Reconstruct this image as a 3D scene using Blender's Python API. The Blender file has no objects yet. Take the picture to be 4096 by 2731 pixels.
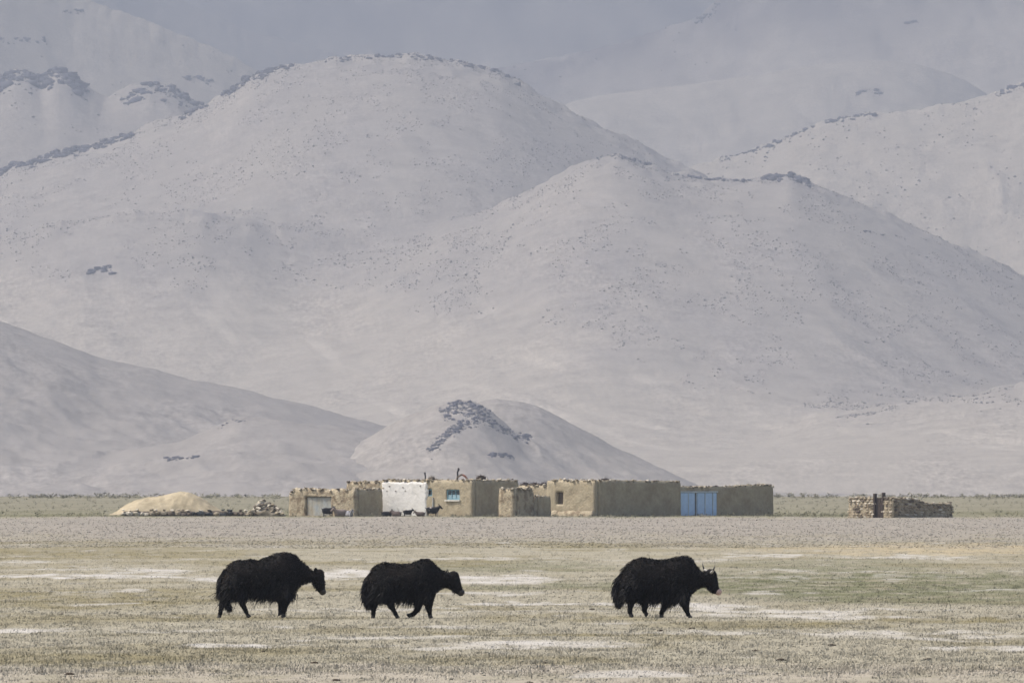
import bpy, math, random
import numpy as np
from mathutils import Vector

random.seed(7)
rng = np.random.default_rng(11)
sc = bpy.context.scene
col = sc.collection

# ------------------------------------------------------------------ camera, light
F = 48500.0          # focal length in photograph pixels (4096 wide)
CZ = 2.97            # camera height over the plain
HY = 1893.0          # horizon row of the photograph
cam_d = bpy.data.cameras.new('camera')
cam = bpy.data.objects.new('camera', cam_d)
col.objects.link(cam)
cam_d.sensor_width = 36.0
cam_d.lens = F / 4096.0 * 36.0
cam_d.clip_start = 1.0
cam_d.clip_end = 30000.0
cam.location = (0, 0, CZ)
cam.rotation_euler = (math.radians(90) + math.atan((HY - 2731 / 2) / F), 0, 0)
sc.camera = cam

SUN_EL, SUN_AZ = math.radians(56), math.radians(2)    # azimuth: from the left, this much behind the animals
to_sun = Vector((-math.cos(SUN_EL) * math.cos(SUN_AZ), math.cos(SUN_EL) * math.sin(SUN_AZ), math.sin(SUN_EL)))
w = bpy.data.worlds.new('World')
sc.world = w
w.use_nodes = True
nt = w.node_tree
sky = nt.nodes.new('ShaderNodeTexSky')
sky.sky_type = 'NISHITA'
sky.sun_disc = False
sky.sun_elevation = SUN_EL
sky.sun_rotation = math.atan2(to_sun.x, to_sun.y)
sky.altitude = 200
sky.dust_density = 6.0
sky.ozone_density = 0.6
bg = nt.nodes['Background']
nt.links.new(sky.outputs[0], bg.inputs[0])
bg.inputs[1].default_value = 0.15
sun_d = bpy.data.lights.new('sun', 'SUN')
sun_d.energy = 2.7
sun_d.angle = math.radians(0.6)
sun_d.color = (1.0, 0.965, 0.90)
sun = bpy.data.objects.new('sun', sun_d)
col.objects.link(sun)
sun.rotation_euler = to_sun.to_track_quat('Z', 'Y').to_euler()
sun.location = (-100, 100, 300)

sc.view_settings.view_transform = 'Standard'
sc.view_settings.look = 'None'
sc.view_settings.exposure = 0.40
sc.view_settings.gamma = 1.0
sc.cycles.use_denoising = True
sc.cycles.denoiser = 'OPENIMAGEDENOISE'
sc.cycles.denoising_input_passes = 'RGB_ALBEDO_NORMAL'
sc.cycles.denoising_prefilter = 'ACCURATE'
sc.cycles.use_adaptive_sampling = False
sc.cycles.filter_width = 1.6
sc.cycles.max_bounces = 5
sc.cycles.diffuse_bounces = 3
sc.cycles.volume_bounces = 0
sc.cycles.sample_clamp_indirect = 2.0
sc.cycles.sample_clamp_direct = 3.0
HAZE_DENSITY = 1.2e-4
ALB = 1.0 / 1.32      # photograph tone (linear) -> surface albedo on open ground

# ------------------------------------------------------------------ helpers
def lin(c):
    c = np.asarray(c, float) / 255.0
    return np.where(c <= 0.04045, c / 12.92, ((c + 0.055) / 1.055) ** 2.4)

def alb(*c):
    return lin(c) * ALB

_pr = np.random.default_rng(5)
_perm = np.tile(_pr.permutation(256), 3)
_ga = _pr.random(256) * 2 * math.pi
_gx, _gy = np.cos(_ga), np.sin(_ga)

def noise(x, y, seed=0):
    x = np.asarray(x, float) + seed * 17.31
    y = np.asarray(y, float) - seed * 9.77
    xi, yi = np.floor(x).astype(np.int64), np.floor(y).astype(np.int64)
    xf, yf = x - xi, y - yi
    u = xf * xf * xf * (xf * (xf * 6 - 15) + 10)
    v = yf * yf * yf * (yf * (yf * 6 - 15) + 10)
    def g(ix, iy, dx, dy):
        h = _perm[_perm[ix & 255] + (iy & 255)]
        return _gx[h] * dx + _gy[h] * dy
    a = g(xi, yi, xf, yf); b = g(xi + 1, yi, xf - 1, yf)
    c = g(xi, yi + 1, xf, yf - 1); d = g(xi + 1, yi + 1, xf - 1, yf - 1)
    return (a + u * (b - a) + v * ((c + u * (d - c)) - (a + u * (b - a)))) * 1.45

def fbm(x, y, oct=4, seed=0, gain=0.5):
    s = 0; a = 1.0
    for i in range(oct):
        s = s + a * noise(x * 2.03 ** i, y * 2.03 ** i, seed + i * 3)
        a *= gain
    return s

def ss(a, b, x):
    t = np.clip((x - a) / (b - a), 0, 1)
    return t * t * (3 - 2 * t)

def gpx(px, py):
    """ground point seen at photograph pixel"""
    d = F * CZ / (py - HY)
    return (px - 2048) / F * d, d

def ground_z(x, y):
    x = np.asarray(x, float); y = np.asarray(y, float)
    z = 0.026 * noise(x / 6, y / 22, 3) + 0.018 * noise(x / 4.5, y / 8, 4)
    z = z * ss(120, 180, y) * (1 - 0.7 * ss(700, 1000, y))
    bank = ss(520, 640, y) * (1 - ss(815, 838, y))
    z = z + bank * (0.05 + 0.07 * noise(x / 7, y / 50, 8) + 0.05 * noise(x / 1.6, y / 9, 9))
    z = z - 18.0 * ss(1570, 1900, y)
    return z

def gz(x, y):
    return float(ground_z(np.array([x]), np.array([y]))[0])

def mesh_obj(name, V, Fc, mat, parent=None, origin=(0, 0, 0), smooth=False, colors=None, mats=None, mat_idx=None):
    V = np.asarray(V, float) - np.asarray(origin, float)
    me = bpy.data.meshes.new(name)
    if isinstance(Fc, np.ndarray):
        n, k = Fc.shape
        me.vertices.add(len(V)); me.vertices.foreach_set('co', V.astype(np.float32).ravel())
        me.loops.add(n * k); me.loops.foreach_set('vertex_index', Fc.astype(np.int32).ravel())
        me.polygons.add(n)
        me.polygons.foreach_set('loop_start', np.arange(0, n * k, k, dtype=np.int32))
        me.polygons.foreach_set('loop_total', np.full(n, k, dtype=np.int32))
        me.update(calc_edges=True)
    else:
        me.from_pydata([tuple(v) for v in V], [], Fc)
    me.validate()
    if smooth:
        me.polygons.foreach_set('use_smooth', np.ones(len(me.polygons), dtype=bool))
    if colors is not None:
        at = me.color_attributes.new('Col', 'FLOAT_COLOR', 'POINT')
        c4 = np.ones((len(V), 4), np.float32); c4[:, :3] = colors
        at.data.foreach_set('color', c4.ravel())
    for m in (mats or [mat]):
        me.materials.append(m)
    if mat_idx is not None:
        me.polygons.foreach_set('material_index', np.asarray(mat_idx, np.int32))
    o = bpy.data.objects.new(name, me)
    col.objects.link(o)
    if parent is not None:
        o.parent = parent
    else:
        o.location = origin
    return o

def empty(name, loc):
    o = bpy.data.objects.new(name, None)
    o.empty_display_size = 0.3
    col.objects.link(o)
    o.location = loc
    return o

def tag(o, label=None, cat=None, group=None, kind=None):
    if label: o['label'] = label
    if cat: o['category'] = cat
    if group: o['group'] = group
    if kind: o['kind'] = kind
    return o

# ------------------------------------------------------------------ materials
def mat(name, color=None, rough=0.9, attr=False, var=0.0, vscale=5.0, color2=None, c2scale=2.0, c2lo=0.45, c2hi=0.6,
        bump=0.0, bscale=20.0, spec=0.2, upnormal=0.0, transl=0.0):
    m = bpy.data.materials.new(name)
    m.use_nodes = True
    t = m.node_tree; N = t.nodes; L = t.links
    bs = N['Principled BSDF']
    bs.inputs['Roughness'].default_value = rough
    bs.inputs['Specular IOR Level'].default_value = spec
    co = N.new('ShaderNodeTexCoord')
    if attr:
        a = N.new('ShaderNodeAttribute'); a.attribute_name = 'Col'
        cur = a.outputs['Color']
    else:
        r = N.new('ShaderNodeRGB'); r.outputs[0].default_value = (*color, 1)
        cur = r.outputs[0]
    if color2 is not None:
        n = N.new('ShaderNodeTexNoise'); n.inputs['Scale'].default_value = c2scale
        n.inputs['Detail'].default_value = 5; n.inputs['Roughness'].default_value = 0.56
        L.new(co.outputs['Object'], n.inputs['Vector'])
        rp = N.new('ShaderNodeValToRGB')
        rp.color_ramp.elements[0].position = c2lo; rp.color_ramp.elements[1].position = c2hi
        L.new(n.outputs['Fac'], rp.inputs[0])
        mx = N.new('ShaderNodeMix'); mx.data_type = 'RGBA'
        L.new(rp.outputs[0], mx.inputs[0]); L.new(cur, mx.inputs[6])
        mx.inputs[7].default_value = (*color2, 1)
        cur = mx.outputs[2]
    if var > 0:
        n = N.new('ShaderNodeTexNoise'); n.inputs['Scale'].default_value = vscale
        n.inputs['Detail'].default_value = 6; n.inputs['Roughness'].default_value = 0.65
        L.new(co.outputs['Object'], n.inputs['Vector'])
        mr = N.new('ShaderNodeMapRange')
        mr.inputs[1].default_value = 0.3; mr.inputs[2].default_value = 0.7
        mr.inputs[3].default_value = 1 - var; mr.inputs[4].default_value = 1 + var
        L.new(n.outputs['Fac'], mr.inputs[0])
        mx = N.new('ShaderNodeMix'); mx.data_type = 'RGBA'; mx.blend_type = 'MULTIPLY'
        mx.inputs[0].default_value = 1
        L.new(cur, mx.inputs[6]); L.new(mr.outputs[0], mx.inputs[7])
        cur = mx.outputs[2]
    L.new(cur, bs.inputs['Base Color'])
    if bump > 0:
        n = N.new('ShaderNodeTexNoise'); n.inputs['Scale'].default_value = bscale
        n.inputs['Detail'].default_value = 4
        L.new(co.outputs['Object'], n.inputs['Vector'])
        b = N.new('ShaderNodeBump'); b.inputs['Strength'].default_value = bump; b.inputs['Distance'].default_value = 0.1
        L.new(n.outputs['Fac'], b.inputs['Height']); L.new(b.outputs[0], bs.inputs['Normal'])
    if upnormal > 0:     # soft, ground-like shading normal for thin blades
        g = N.new('ShaderNodeNewGeometry')
        mx = N.new('ShaderNodeMix'); mx.data_type = 'VECTOR'; mx.inputs[0].default_value = upnormal
        L.new(g.outputs['Normal'], mx.inputs[4]); mx.inputs[5].default_value = (0, 0, 1)
        vm = N.new('ShaderNodeVectorMath'); vm.operation = 'NORMALIZE'
        L.new(mx.outputs[1], vm.inputs[0]); L.new(vm.outputs[0], bs.inputs['Normal'])
    return m

M = {}
M['ground'] = mat('ground_soil', attr=True, var=0.16, vscale=1.3, spec=0.0)
M['grass'] = mat('dry_grass', attr=True, spec=0.05, upnormal=0.65)
M['gravel'] = mat('gravel_stone', attr=True, spec=0.1)
M['hill'] = mat('hill_scree', attr=True, var=0.13, vscale=0.045, spec=0.0)
def hill_detail(m):
    """scree mottling: small stones and dark gravelly patches, stretched down the slope"""
    t = m.node_tree; N = t.nodes; L = t.links
    bs = N['Principled BSDF']
    src = bs.inputs['Base Color'].links[0].from_socket
    co = N.new('ShaderNodeTexCoord'); mp = N.new('ShaderNodeMapping')
    mp.inputs['Scale'].default_value = (1.0, 0.22, 1.0)
    L.new(co.outputs['Object'], mp.inputs['Vector'])
    n1 = N.new('ShaderNodeTexNoise'); n1.inputs['Scale'].default_value = 0.42; n1.inputs['Detail'].default_value = 3; n1.inputs['Roughness'].default_value = .7
    n2 = N.new('ShaderNodeTexNoise'); n2.inputs['Scale'].default_value = 0.022; n2.inputs['Detail'].default_value = 4
    L.new(mp.outputs[0], n1.inputs['Vector']); L.new(mp.outputs[0], n2.inputs['Vector'])
    m1 = N.new('ShaderNodeMapRange'); m1.inputs[1].default_value = .30; m1.inputs[2].default_value = .70; m1.inputs[3].default_value = .70; m1.inputs[4].default_value = 1.30
    L.new(n1.outputs['Fac'], m1.inputs[0])
    m2 = N.new('ShaderNodeMapRange'); m2.inputs[1].default_value = .38; m2.inputs[2].default_value = .62; m2.inputs[3].default_value = .25; m2.inputs[4].default_value = 1.0
    L.new(n2.outputs['Fac'], m2.inputs[0])
    mix1 = N.new('ShaderNodeMix'); mix1.data_type = 'FLOAT'; mix1.inputs[2].default_value = 1.0
    L.new(m2.outputs[0], mix1.inputs[0]); L.new(m1.outputs[0], mix1.inputs[3])
    mx = N.new('ShaderNodeMix'); mx.data_type = 'RGBA'; mx.blend_type = 'MULTIPLY'; mx.inputs[0].default_value = 1
    L.new(src, mx.inputs[6]); L.new(mix1.outputs[0], mx.inputs[7])
    L.new(mx.outputs[2], bs.inputs['Base Color'])
hill_detail(M['hill'])
M['boulder'] = mat('hill_boulder', attr=True, spec=0.05)
M['crag'] = mat('dark_crag_rock', color=(0.08, 0.08, 0.10), color2=(0.18, 0.17, 0.165), c2scale=0.18, c2lo=0.5, c2hi=0.72, spec=0.1)
M['mud'] = mat('mud_plaster', color=(0.365, 0.315, 0.222), color2=(0.30, 0.25, 0.17), c2scale=0.8, c2lo=0.42, c2hi=0.68, var=0.16, vscale=4.0, bump=0.5, bscale=7, spec=0.05)
M['mud_rough'] = mat('mud_brick_rough', color=(0.385, 0.33, 0.235), color2=(0.22, 0.175, 0.12), c2scale=2.6, c2lo=0.47, c2hi=0.62, var=0.2, vscale=7.0, bump=0.8, bscale=9, spec=0.05)
M['white'] = mat('white_lime_plaster', color=(0.67, 0.655, 0.62), color2=(0.54, 0.52, 0.47), c2scale=1.1, c2lo=0.55, c2hi=0.8, var=0.05, vscale=5, bump=0.3, bscale=5, spec=0.1)
M['roof'] = mat('roof_mud', color=(0.28, 0.23, 0.165), color2=(0.4, 0.36, 0.28), c2scale=1.5, var=0.25, vscale=5, spec=0.05)
M['stone_pale'] = mat('stone_pale', color=(0.50, 0.455, 0.37), var=0.25, vscale=3, spec=0.1)
M['stone_mid'] = mat('stone_mid', color=(0.305, 0.26, 0.19), var=0.25, vscale=3, spec=0.1)
M['stone_dark'] = mat('stone_dark', color=(0.13, 0.108, 0.085), var=0.3, vscale=3, spec=0.1)
M['slate'] = mat('stone_slate', color=(0.055, 0.058, 0.06), var=0.3, vscale=3, spec=0.1)
M['blue'] = mat('blue_gate_paint', color=(0.44, 0.60, 0.80), var=0.1, vscale=3, rough=0.5, spec=0.3)
M['blue_rail'] = mat('blue_gate_rail', color=(0.52, 0.58, 0.62), var=0.15, vscale=3, rough=0.6)
M['blue_faded'] = mat('faded_blue_paint', color=(0.31, 0.345, 0.36), color2=(0.34, 0.30, 0.225), c2scale=1.2, c2lo=0.35, c2hi=0.65, var=0.15, rough=0.7)
M['teal'] = mat('teal_window_paint', color=(0.16, 0.30, 0.36), var=0.15, vscale=6, rough=0.6)
M['glass'] = mat('dark_window_glass', color=(0.035, 0.055, 0.065), rough=0.12, spec=0.5)
M['curtain'] = mat('pale_curtain', color=(0.25, 0.36, 0.40), var=0.3, vscale=8)
M['sill'] = mat('white_sill', color=(0.62, 0.60, 0.54), var=0.1)
M['wood'] = mat('dark_wood', color=(0.06, 0.047, 0.04), var=0.3, vscale=6)
M['pipe'] = mat('sooty_pipe', color=(0.022, 0.022, 0.026), rough=0.6, var=0.2)
M['rust'] = mat('red_cloth', color=(0.34, 0.165, 0.125), var=0.2, vscale=6)
M['dung'] = mat('dung_dark', color=(0.045, 0.033, 0.024), var=0.35, vscale=9, spec=0.05)
M['brush'] = mat('brushwood', color=(0.055, 0.042, 0.038), var=0.35, vscale=9, spec=0.05)
M['straw'] = mat('straw_earth', color=(0.40, 0.34, 0.235), color2=(0.33, 0.28, 0.19), c2scale=0.9, var=0.14, vscale=3, bump=0.5, bscale=3, spec=0.03)
M['yak'] = mat('yak_hide', color=(0.006, 0.0056, 0.0055), color2=(0.013, 0.010, 0.0085), c2scale=3.0, c2lo=0.5, c2hi=0.7, rough=0.75, spec=0.12)
M['yak_hair'] = mat('yak_hair', attr=True, rough=0.6, spec=0.18)
M['hoof'] = mat('hoof_grey', color=(0.045, 0.042, 0.038), rough=0.6)
M['horn'] = mat('pale_horn', color=(0.42, 0.40, 0.36), color2=(0.16, 0.15, 0.14), c2scale=7, rough=0.45, spec=0.4)
M['horn_tip'] = mat('dark_horn_tip', color=(0.05, 0.048, 0.045), rough=0.45, spec=0.4)
M['muzzle_pale'] = mat('pale_pink_muzzle', color=(0.46, 0.33, 0.29), rough=0.6, var=0.12, vscale=25)
M['muzzle_dark'] = mat('dark_muzzle', color=(0.03, 0.026, 0.025), rough=0.45, spec=0.35)
M['eye'] = mat('eye', color=(0.01, 0.008, 0.007), rough=0.1, spec=0.6)
M['goat_black'] = mat('goat_black', color=(0.014, 0.013, 0.015), var=0.3, vscale=9)
M['goat_brown'] = mat('goat_brown', color=(0.10, 0.078, 0.07), var=0.25, vscale=9)
M['goat_tan'] = mat('goat_tan', color=(0.225, 0.18, 0.155), var=0.15, vscale=9)
M['goat_grey'] = mat('goat_grey', color=(0.29, 0.29, 0.31), color2=(0.05, 0.05, 0.055), c2scale=4, c2lo=0.5, c2hi=0.58, var=0.15, vscale=9)
M['goat_pied'] = mat('goat_pied', color=(0.016, 0.015, 0.017), color2=(0.42, 0.37, 0.33), c2scale=3.2, c2lo=0.55, c2hi=0.6)
M['scrub'] = mat('grey_green_scrub', attr=True, spec=0.03, upnormal=0.4)

# ------------------------------------------------------------------ ground sheet
C_TAN = np.array(alb(166, 160, 142)); C_OLIVE = np.array(alb(139, 131, 102)); C_GREEN = np.array(alb(118, 119, 94))
C_SALT = np.array(alb(197, 193, 186)); C_PINK = np.array(alb(174, 166, 152)); C_GRAVEL = np.array(alb(157, 151, 141))
C_STRAW = np.array(alb(180, 167, 139)); C_FAR = np.array(alb(143, 139, 121)); C_FARGREEN = np.array(alb(124, 123, 96))

# patches of the plain: pixel centre x, y, half width, half height, colour, strength
PATCH = [
    (2048, 2700, 3500, 48, C_PINK, .75), (3400, 2330, 900, 62, C_GREEN, 1.0), (3700, 2390, 700, 30, C_GREEN, .8), (3300, 2255, 500, 22, C_GREEN, .55), (2050, 2265, 420, 24, C_GREEN, .6), (2350, 2345, 600, 16, C_GREEN, .7),
    (300, 2212, 800, 26, C_OLIVE, .9), (350, 2390, 620, 46, C_OLIVE, .85), (900, 2170, 1300, 7, C_OLIVE, .9),
    (2400, 2180, 900, 9, C_OLIVE, .95), (250, 2640, 700, 26, C_OLIVE, .7), (1300, 2600, 500, 16, C_OLIVE, .5), (2300, 2540, 700, 9, C_OLIVE, .9),
    (3900, 2480, 500, 12, C_OLIVE, 1.0), (3200, 2498, 420, 9, C_OLIVE, .9), (1800, 2250, 300, 12, C_OLIVE, .8),
    (2000, 2640, 500, 22, C_OLIVE, .6), (2300, 2475, 500, 14, C_OLIVE, .6), (700, 2470, 700, 14, C_OLIVE, .6), (1400, 2350, 500, 12, C_OLIVE, .6),
    (1100, 2250, 700, 9, C_OLIVE, .7), (4000, 2260, 500, 10, C_OLIVE, .6), (3300, 2290, 900, 5, C_TAN, .8),
    (3750, 2190, 520, 17, C_STRAW, 1.0), (3200, 2195, 420, 7, C_STRAW, .8), (3700, 2210, 500, 9, C_STRAW, .9),
    (330, 2305, 480, 8, C_SALT, 1.0), (600, 2283, 170, 10, C_SALT, .9), (100, 2250, 130, 4, C_SALT, .9), (250, 2276, 200, 7, C_SALT, .6),
    (1000, 2312, 420, 7, C_SALT, .9), (1480, 2300, 240, 14, C_SALT, .95), (2010, 2315, 260, 16, C_SALT, .95), (1350, 2290, 160, 14, C_SALT, 1),
    (1950, 2232, 300, 7, C_SALT, .6), (450, 2360, 110, 5, C_SALT, .8), (350, 2366, 300, 4, C_SALT, .5), (2350, 2415, 560, 8, C_SALT, .95), (1900, 2372, 300, 6, C_SALT, .7),
    (2850, 2428, 180, 13, C_SALT, .8), (3100, 2450, 380, 20, C_SALT, .75), (3350, 2472, 170, 9, C_SALT, .9), (3080, 2220, 160, 6, C_SALT, .9),
    (3620, 2228, 260, 6, C_SALT, .8), (3500, 2285, 700, 3, C_SALT, .5), (3600, 2306, 300, 3, C_SALT, .4), (100, 2525, 200, 5, C_SALT, .8), (950, 2577, 240, 9, C_SALT, .9),
    (2150, 2576, 420, 11, C_SALT, .85), (1850, 2590, 400, 7, C_SALT, .6), (1550, 2548, 400, 8, C_SALT, .5), (3700, 2540, 500, 22, C_SALT, .55), (3950, 2590, 260, 12, C_SALT, .75), (3100, 2530, 700, 10, C_SALT, .5),
    (1450, 2435, 500, 5, C_SALT, .5), (700, 2525, 300, 5, C_SALT, .4), (2050, 2450, 400, 8, C_SALT, .4), (3550, 2440, 300, 4, C_SALT, .6),
    (3900, 2360, 250, 3, C_SALT, .5), (3000, 2312, 350, 4, C_SALT, .5), (2700, 2240, 300, 5, C_SALT, .4), (1700, 2505, 300, 6, C_SALT, .5),
]

def ground_color(x, y):
    """albedo of the plain at world x, y"""
    d = np.maximum(y, 60.0)
    px = 2048 + x / d * F
    py = HY + F * CZ / d
    wob = 9 * noise(x / 1.6, y / 14, 21) + 6 * noise(x / 0.45, y / 5, 22)
    wobx = 60 * noise(x / 2.5, y / 10, 23)
    n1 = fbm(x / 5, y / 16, 3, 31)
    n2 = fbm(x / 0.9, y / 5, 3, 35)
    c = np.zeros(x.shape + (3,)) + C_TAN
    c = c + (C_OLIVE - C_TAN) * ss(-0.1, 0.7, n1)[..., None] * .55
    pyw, pxw = py + wob, px + wobx
    for (cx, cy, hw, hh, cc, st) in PATCH:
        q = ((pxw - cx) / hw) ** 2 + ((pyw - cy) / hh) ** 2
        k = st * (1 - ss(0.35, 1.5, q)) * np.clip(0.72 + 0.9 * n2, 0, 1)
        c = c + (cc - c) * k[..., None]
    # scattered salt crust
    k = ss(0.55, 0.95, fbm(x / 2.2, y / 12, 3, 41)) * .6
    c = c + (C_SALT - c) * k[..., None]
    # gravel flat before the houses
    g = ss(2205, 2115, pyw + 14 * n1 + 16 * noise(x / 6, y / 60, 24)) * (1 - ss(2078, 2066, pyw))
    gc = C_GRAVEL * (1 + 0.06 * n1[..., None])
    c = c + (gc - c) * g[..., None]
    # far meadow
    f = ss(2074, 2064, py + 0.3 * wob)
    fn = ss(-.3, .5, fbm(x / 14, y / 60, 3, 51))
    fc = C_FAR + (C_FARGREEN - C_FAR) * (0.75 * ss(2030, 2062, py) * np.clip(0.4 + 0.7 * fn, 0, 1))[..., None]
    fc = fc * (1 - .1 * fn[..., None])
    c = c + (fc - c) * f[..., None]
    return np.clip(c * (1 + 0.09 * n2[..., None]), 0.02, 0.8)

def grid_faces(nr, nc):
    i = np.arange(nr - 1)[:, None] * nc + np.arange(nc - 1)[None, :]
    return np.stack([i, i + 1, i + nc + 1, i + nc], -1).reshape(-1, 4)

def build_ground():
    pys = np.concatenate([np.arange(2735, 2062, -2.0), np.arange(2062, 1984, -1.0)])
    yy = F * CZ / (pys - HY)
    yy = np.concatenate([[-260, -60, 40, 100, 140, 160], yy, np.linspace(1585, 1920, 16), [2600, 4000, 7000, 12000, 18300]])
    uu = np.concatenate([[-1], np.linspace(-1700, 5800, 500), [1]])
    nr, nc = len(yy), len(uu)
    X = np.zeros((nr, nc)); Y = np.repeat(yy[:, None], nc, 1)
    ye = np.maximum(yy, 120)[:, None]
    X[:, 1:-1] = (uu[1:-1][None, :] - 2048) / F * ye
    X[:, 0] = -4200; X[:, -1] = 4200
    Z = ground_z(X, Y)
    Cc = ground_color(X, Y)
    V = np.stack([X, Y, Z], -1).reshape(-1, 3)
    o = mesh_obj('ground', V, grid_faces(nr, nc), M['ground'], smooth=True, colors=Cc.reshape(-1, 3))
    tag(o, kind='structure')
build_ground()

# ------------------------------------------------------------------ hills
HS = 2.0              # the hills stand this many times farther than the first guess below
UU = np.concatenate([np.linspace(-1500, -160, 60), np.arange(-150, 4260, 9.0), np.linspace(4275, 5600, 60)])

def interp_smooth(u, pts):
    p = np.array(pts, float)
    v = np.interp(u, p[:, 0], p[:, 1])
    k = np.ones(5) / 5
    vv = np.pad(v, 2, mode='edge')
    return np.convolve(vv, k, 'valid')

def hill_height(u, d, ridge, R, Lf, prof, rough=1.2, seed=0, Rvar=0.0, round_=22.0, back=.45, kdet=.35):
    """u: columns (n,), d: rows (m,) -> z (m, n) of one hill whose crest is seen along `ridge`"""
    R, Lf, rough, Rvar, round_ = R * HS, Lf * HS, rough * HS, Rvar * HS, round_ * HS
    v = interp_smooth(u, ridge)
    Rr = R + Rvar * noise(u / 420.0, u * 0, seed)
    x_r = (u - 2048) / F * Rr
    H = CZ + (HY - v) / F * Rr
    kw = 90
    vs = np.interp(u, np.linspace(u[0], u[-1], 1200), np.convolve(np.pad(np.interp(np.linspace(u[0], u[-1], 1200), u, v), kw // 2, mode='edge'), np.ones(kw + 1) / (kw + 1), 'valid'))
    Hs = CZ + (HY - vs) / F * Rr                        # the foot of the slope knows less of the crest's bumps
    D = np.repeat(d[:, None], len(u), 1)
    t = (D - (Rr - Lf)) / Lf
    tc = np.clip(t, 0, 1)
    s = np.interp(tc, prof[0], prof[1])
    H = Hs + (H - Hs) * ss(kdet, 1.0, t)
    base = -18.0
    z = base + (H - base) * s + ss(.86, 1.0, t) * rough * fbm(x_r / 9 / HS + .0 * D, D / 40 / HS, 4, seed + 1)
    over = np.maximum(D - Rr, 0)
    z = z - back * (np.sqrt(over ** 2 + round_ ** 2) - round_)
    return np.maximum(z, base - 2), t

def smax(a, b, k):
    h = np.clip(0.5 + 0.5 * (a - b) / k, 0, 1)
    return b + (a - b) * h + k * h * (1 - h)

PROF_APRON = (np.array([0, .15, .3, .45, .6, .75, .9, 1.0]), np.array([0, .09, .2, .34, .52, .74, .93, 1.0]))
PROF_CONE = (np.array([0, .2, .4, .6, .8, .93, 1.0]), np.array([0, .1, .27, .5, .77, .94, 1.0]))

class Hill: pass

def make_hill(parts, d0, d1, rows, c_hi, c_lo, seed, relief=4.0, rwave=55.0, apron_h=0.3, k=6.0, streak=0.0, fan=None):
    h = Hill()
    relief, rwave, k = relief * HS, rwave * HS, k * HS
    d = np.linspace(d0 * HS, d1 * HS, rows)
    z = None; tt = None
    for p in parts:
        zi, ti = hill_height(UU, d, **p)
        if z is None: z, tt = zi, ti
        else:
            tt = np.where(zi > z, ti, tt)
            z = smax(zi, z, k)
    z = -20 + (z + 20) * ss(0, .10, (d - d[0]) / (d[-1] - d[0]))[:, None]
    D = np.repeat(d[:, None], len(UU), 1)
    X = (UU[None, :] - 2048) / F * D
    w_ = np.clip(np.minimum(tt * 3.2, (1.02 - tt) * 4.0), 0, 1)
    rel = fbm(X / rwave, D / (rwave * 1.7), 5, seed + 5, 0.5)
    rid = 1 - np.abs(fbm((X + 0.22 * D) / (rwave * .55), (D - 0.1 * X) / (rwave * 3.2), 3, seed + 9)) * 1.6
    z = z + w_ * relief * (0.75 * rel + 0.45 * rid)
    # surface colour: sandy fan below, stony slope above (two far ranges: painted cloud shade)
    kk = ss(apron_h - .18, apron_h + .2, tt + 0.10 * rel)
    if fan is not None:                                 # where the stony slope ends on the sandy fan
        fl = np.interp(UU, [q[0] for q in fan], [q[1] for q in fan])[None, :]
        kk = ss(-190, 120, fl - (HY - (z - CZ) / D * F) + 90 * rel)
    pat = np.clip(.5 + .75 * fbm(X / 30 / HS, D / 130 / HS, 4, seed + 13), 0, 1)
    c = c_lo + (c_hi - c_lo) * (kk * (0.55 + 0.45 * pat))[..., None]
    st = ss(.35, .8, fbm((X * .9 + .16 * D) / 9.0 / HS, (D - .1 * X) / 150 / HS, 3, seed + 17))
    c = c * (1 + streak * st[..., None] * (1 - kk[..., None] * .6))
    c = c * (1 + .05 * fbm(X / 5 / HS, D / 22 / HS, 3, seed + 19)[..., None])
    h.d, h.z, h.X, h.D, h.t, h.kk = d, z, X, D, tt, kk
    V = np.stack([X, D, z], -1).reshape(-1, 3)
    h.obj = mesh_obj('hill', V, grid_faces(rows, len(UU)), M['hill'], smooth=True, colors=np.clip(c, .03, .7).reshape(-1, 3))
    tag(h.obj, kind='structure')
    # highest point of every column's view so far: where a pixel row meets the slope
    h.v = HY - (z - CZ) / D * F
    return h

def on_hill(h, px, py):
    j = int(np.argmin(np.abs(UU - px)))
    vis = np.where(h.v[:, j] <= py)[0]
    i = vis[0] if len(vis) else int(np.argmin(h.v[:, j]))
    fr = 1.0
    if i > 0 and len(vis):
        a, b = h.v[i - 1, j], h.v[i, j]
        fr = float(np.clip((a - py) / max(a - b, 1e-6), 0, 1))
    k = max(i - 1, 0)
    D = h.D[k, j] * (1 - fr) + h.D[i, j] * fr
    return (px - 2048) / F * D, D, h.z[k, j] * (1 - fr) + h.z[i, j] * fr

TAN = np.array([0.315, 0.285, 0.24]); TAN2 = np.array([0.335, 0.305, 0.262]); GREYB = np.array([0.268, 0.247, 0.224])
CLOUD_SHADE = np.array([0.225, 0.205, 0.205])  # slope tone with cloud shadow mixed into it, for the top mountains

# farthest range, cloud shadow painted as dark upper slopes
far = make_hill([dict(ridge=[(-1500, -150), (600, -330), (1500, -260), (2500, -330), (5600, -400)], R=8600, Lf=1500, prof=PROF_CONE, seed=101)],
    7000, 8900, 110, CLOUD_SHADE * .42, TAN * 1.1, 101, relief=14, rwave=170, apron_h=.74, streak=.3)
far_left = make_hill([dict(ridge=[(-1500, -900), (300, -260), (600, -60), (1000, 120), (1500, 250), (2000, 290), (2600, 420), (5600, 1200)], R=7600, Lf=1100, prof=PROF_CONE, seed=111)],
    6450, 7900, 90, GREYB * .75, TAN * .9, 111, relief=8, rwave=80)
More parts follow.
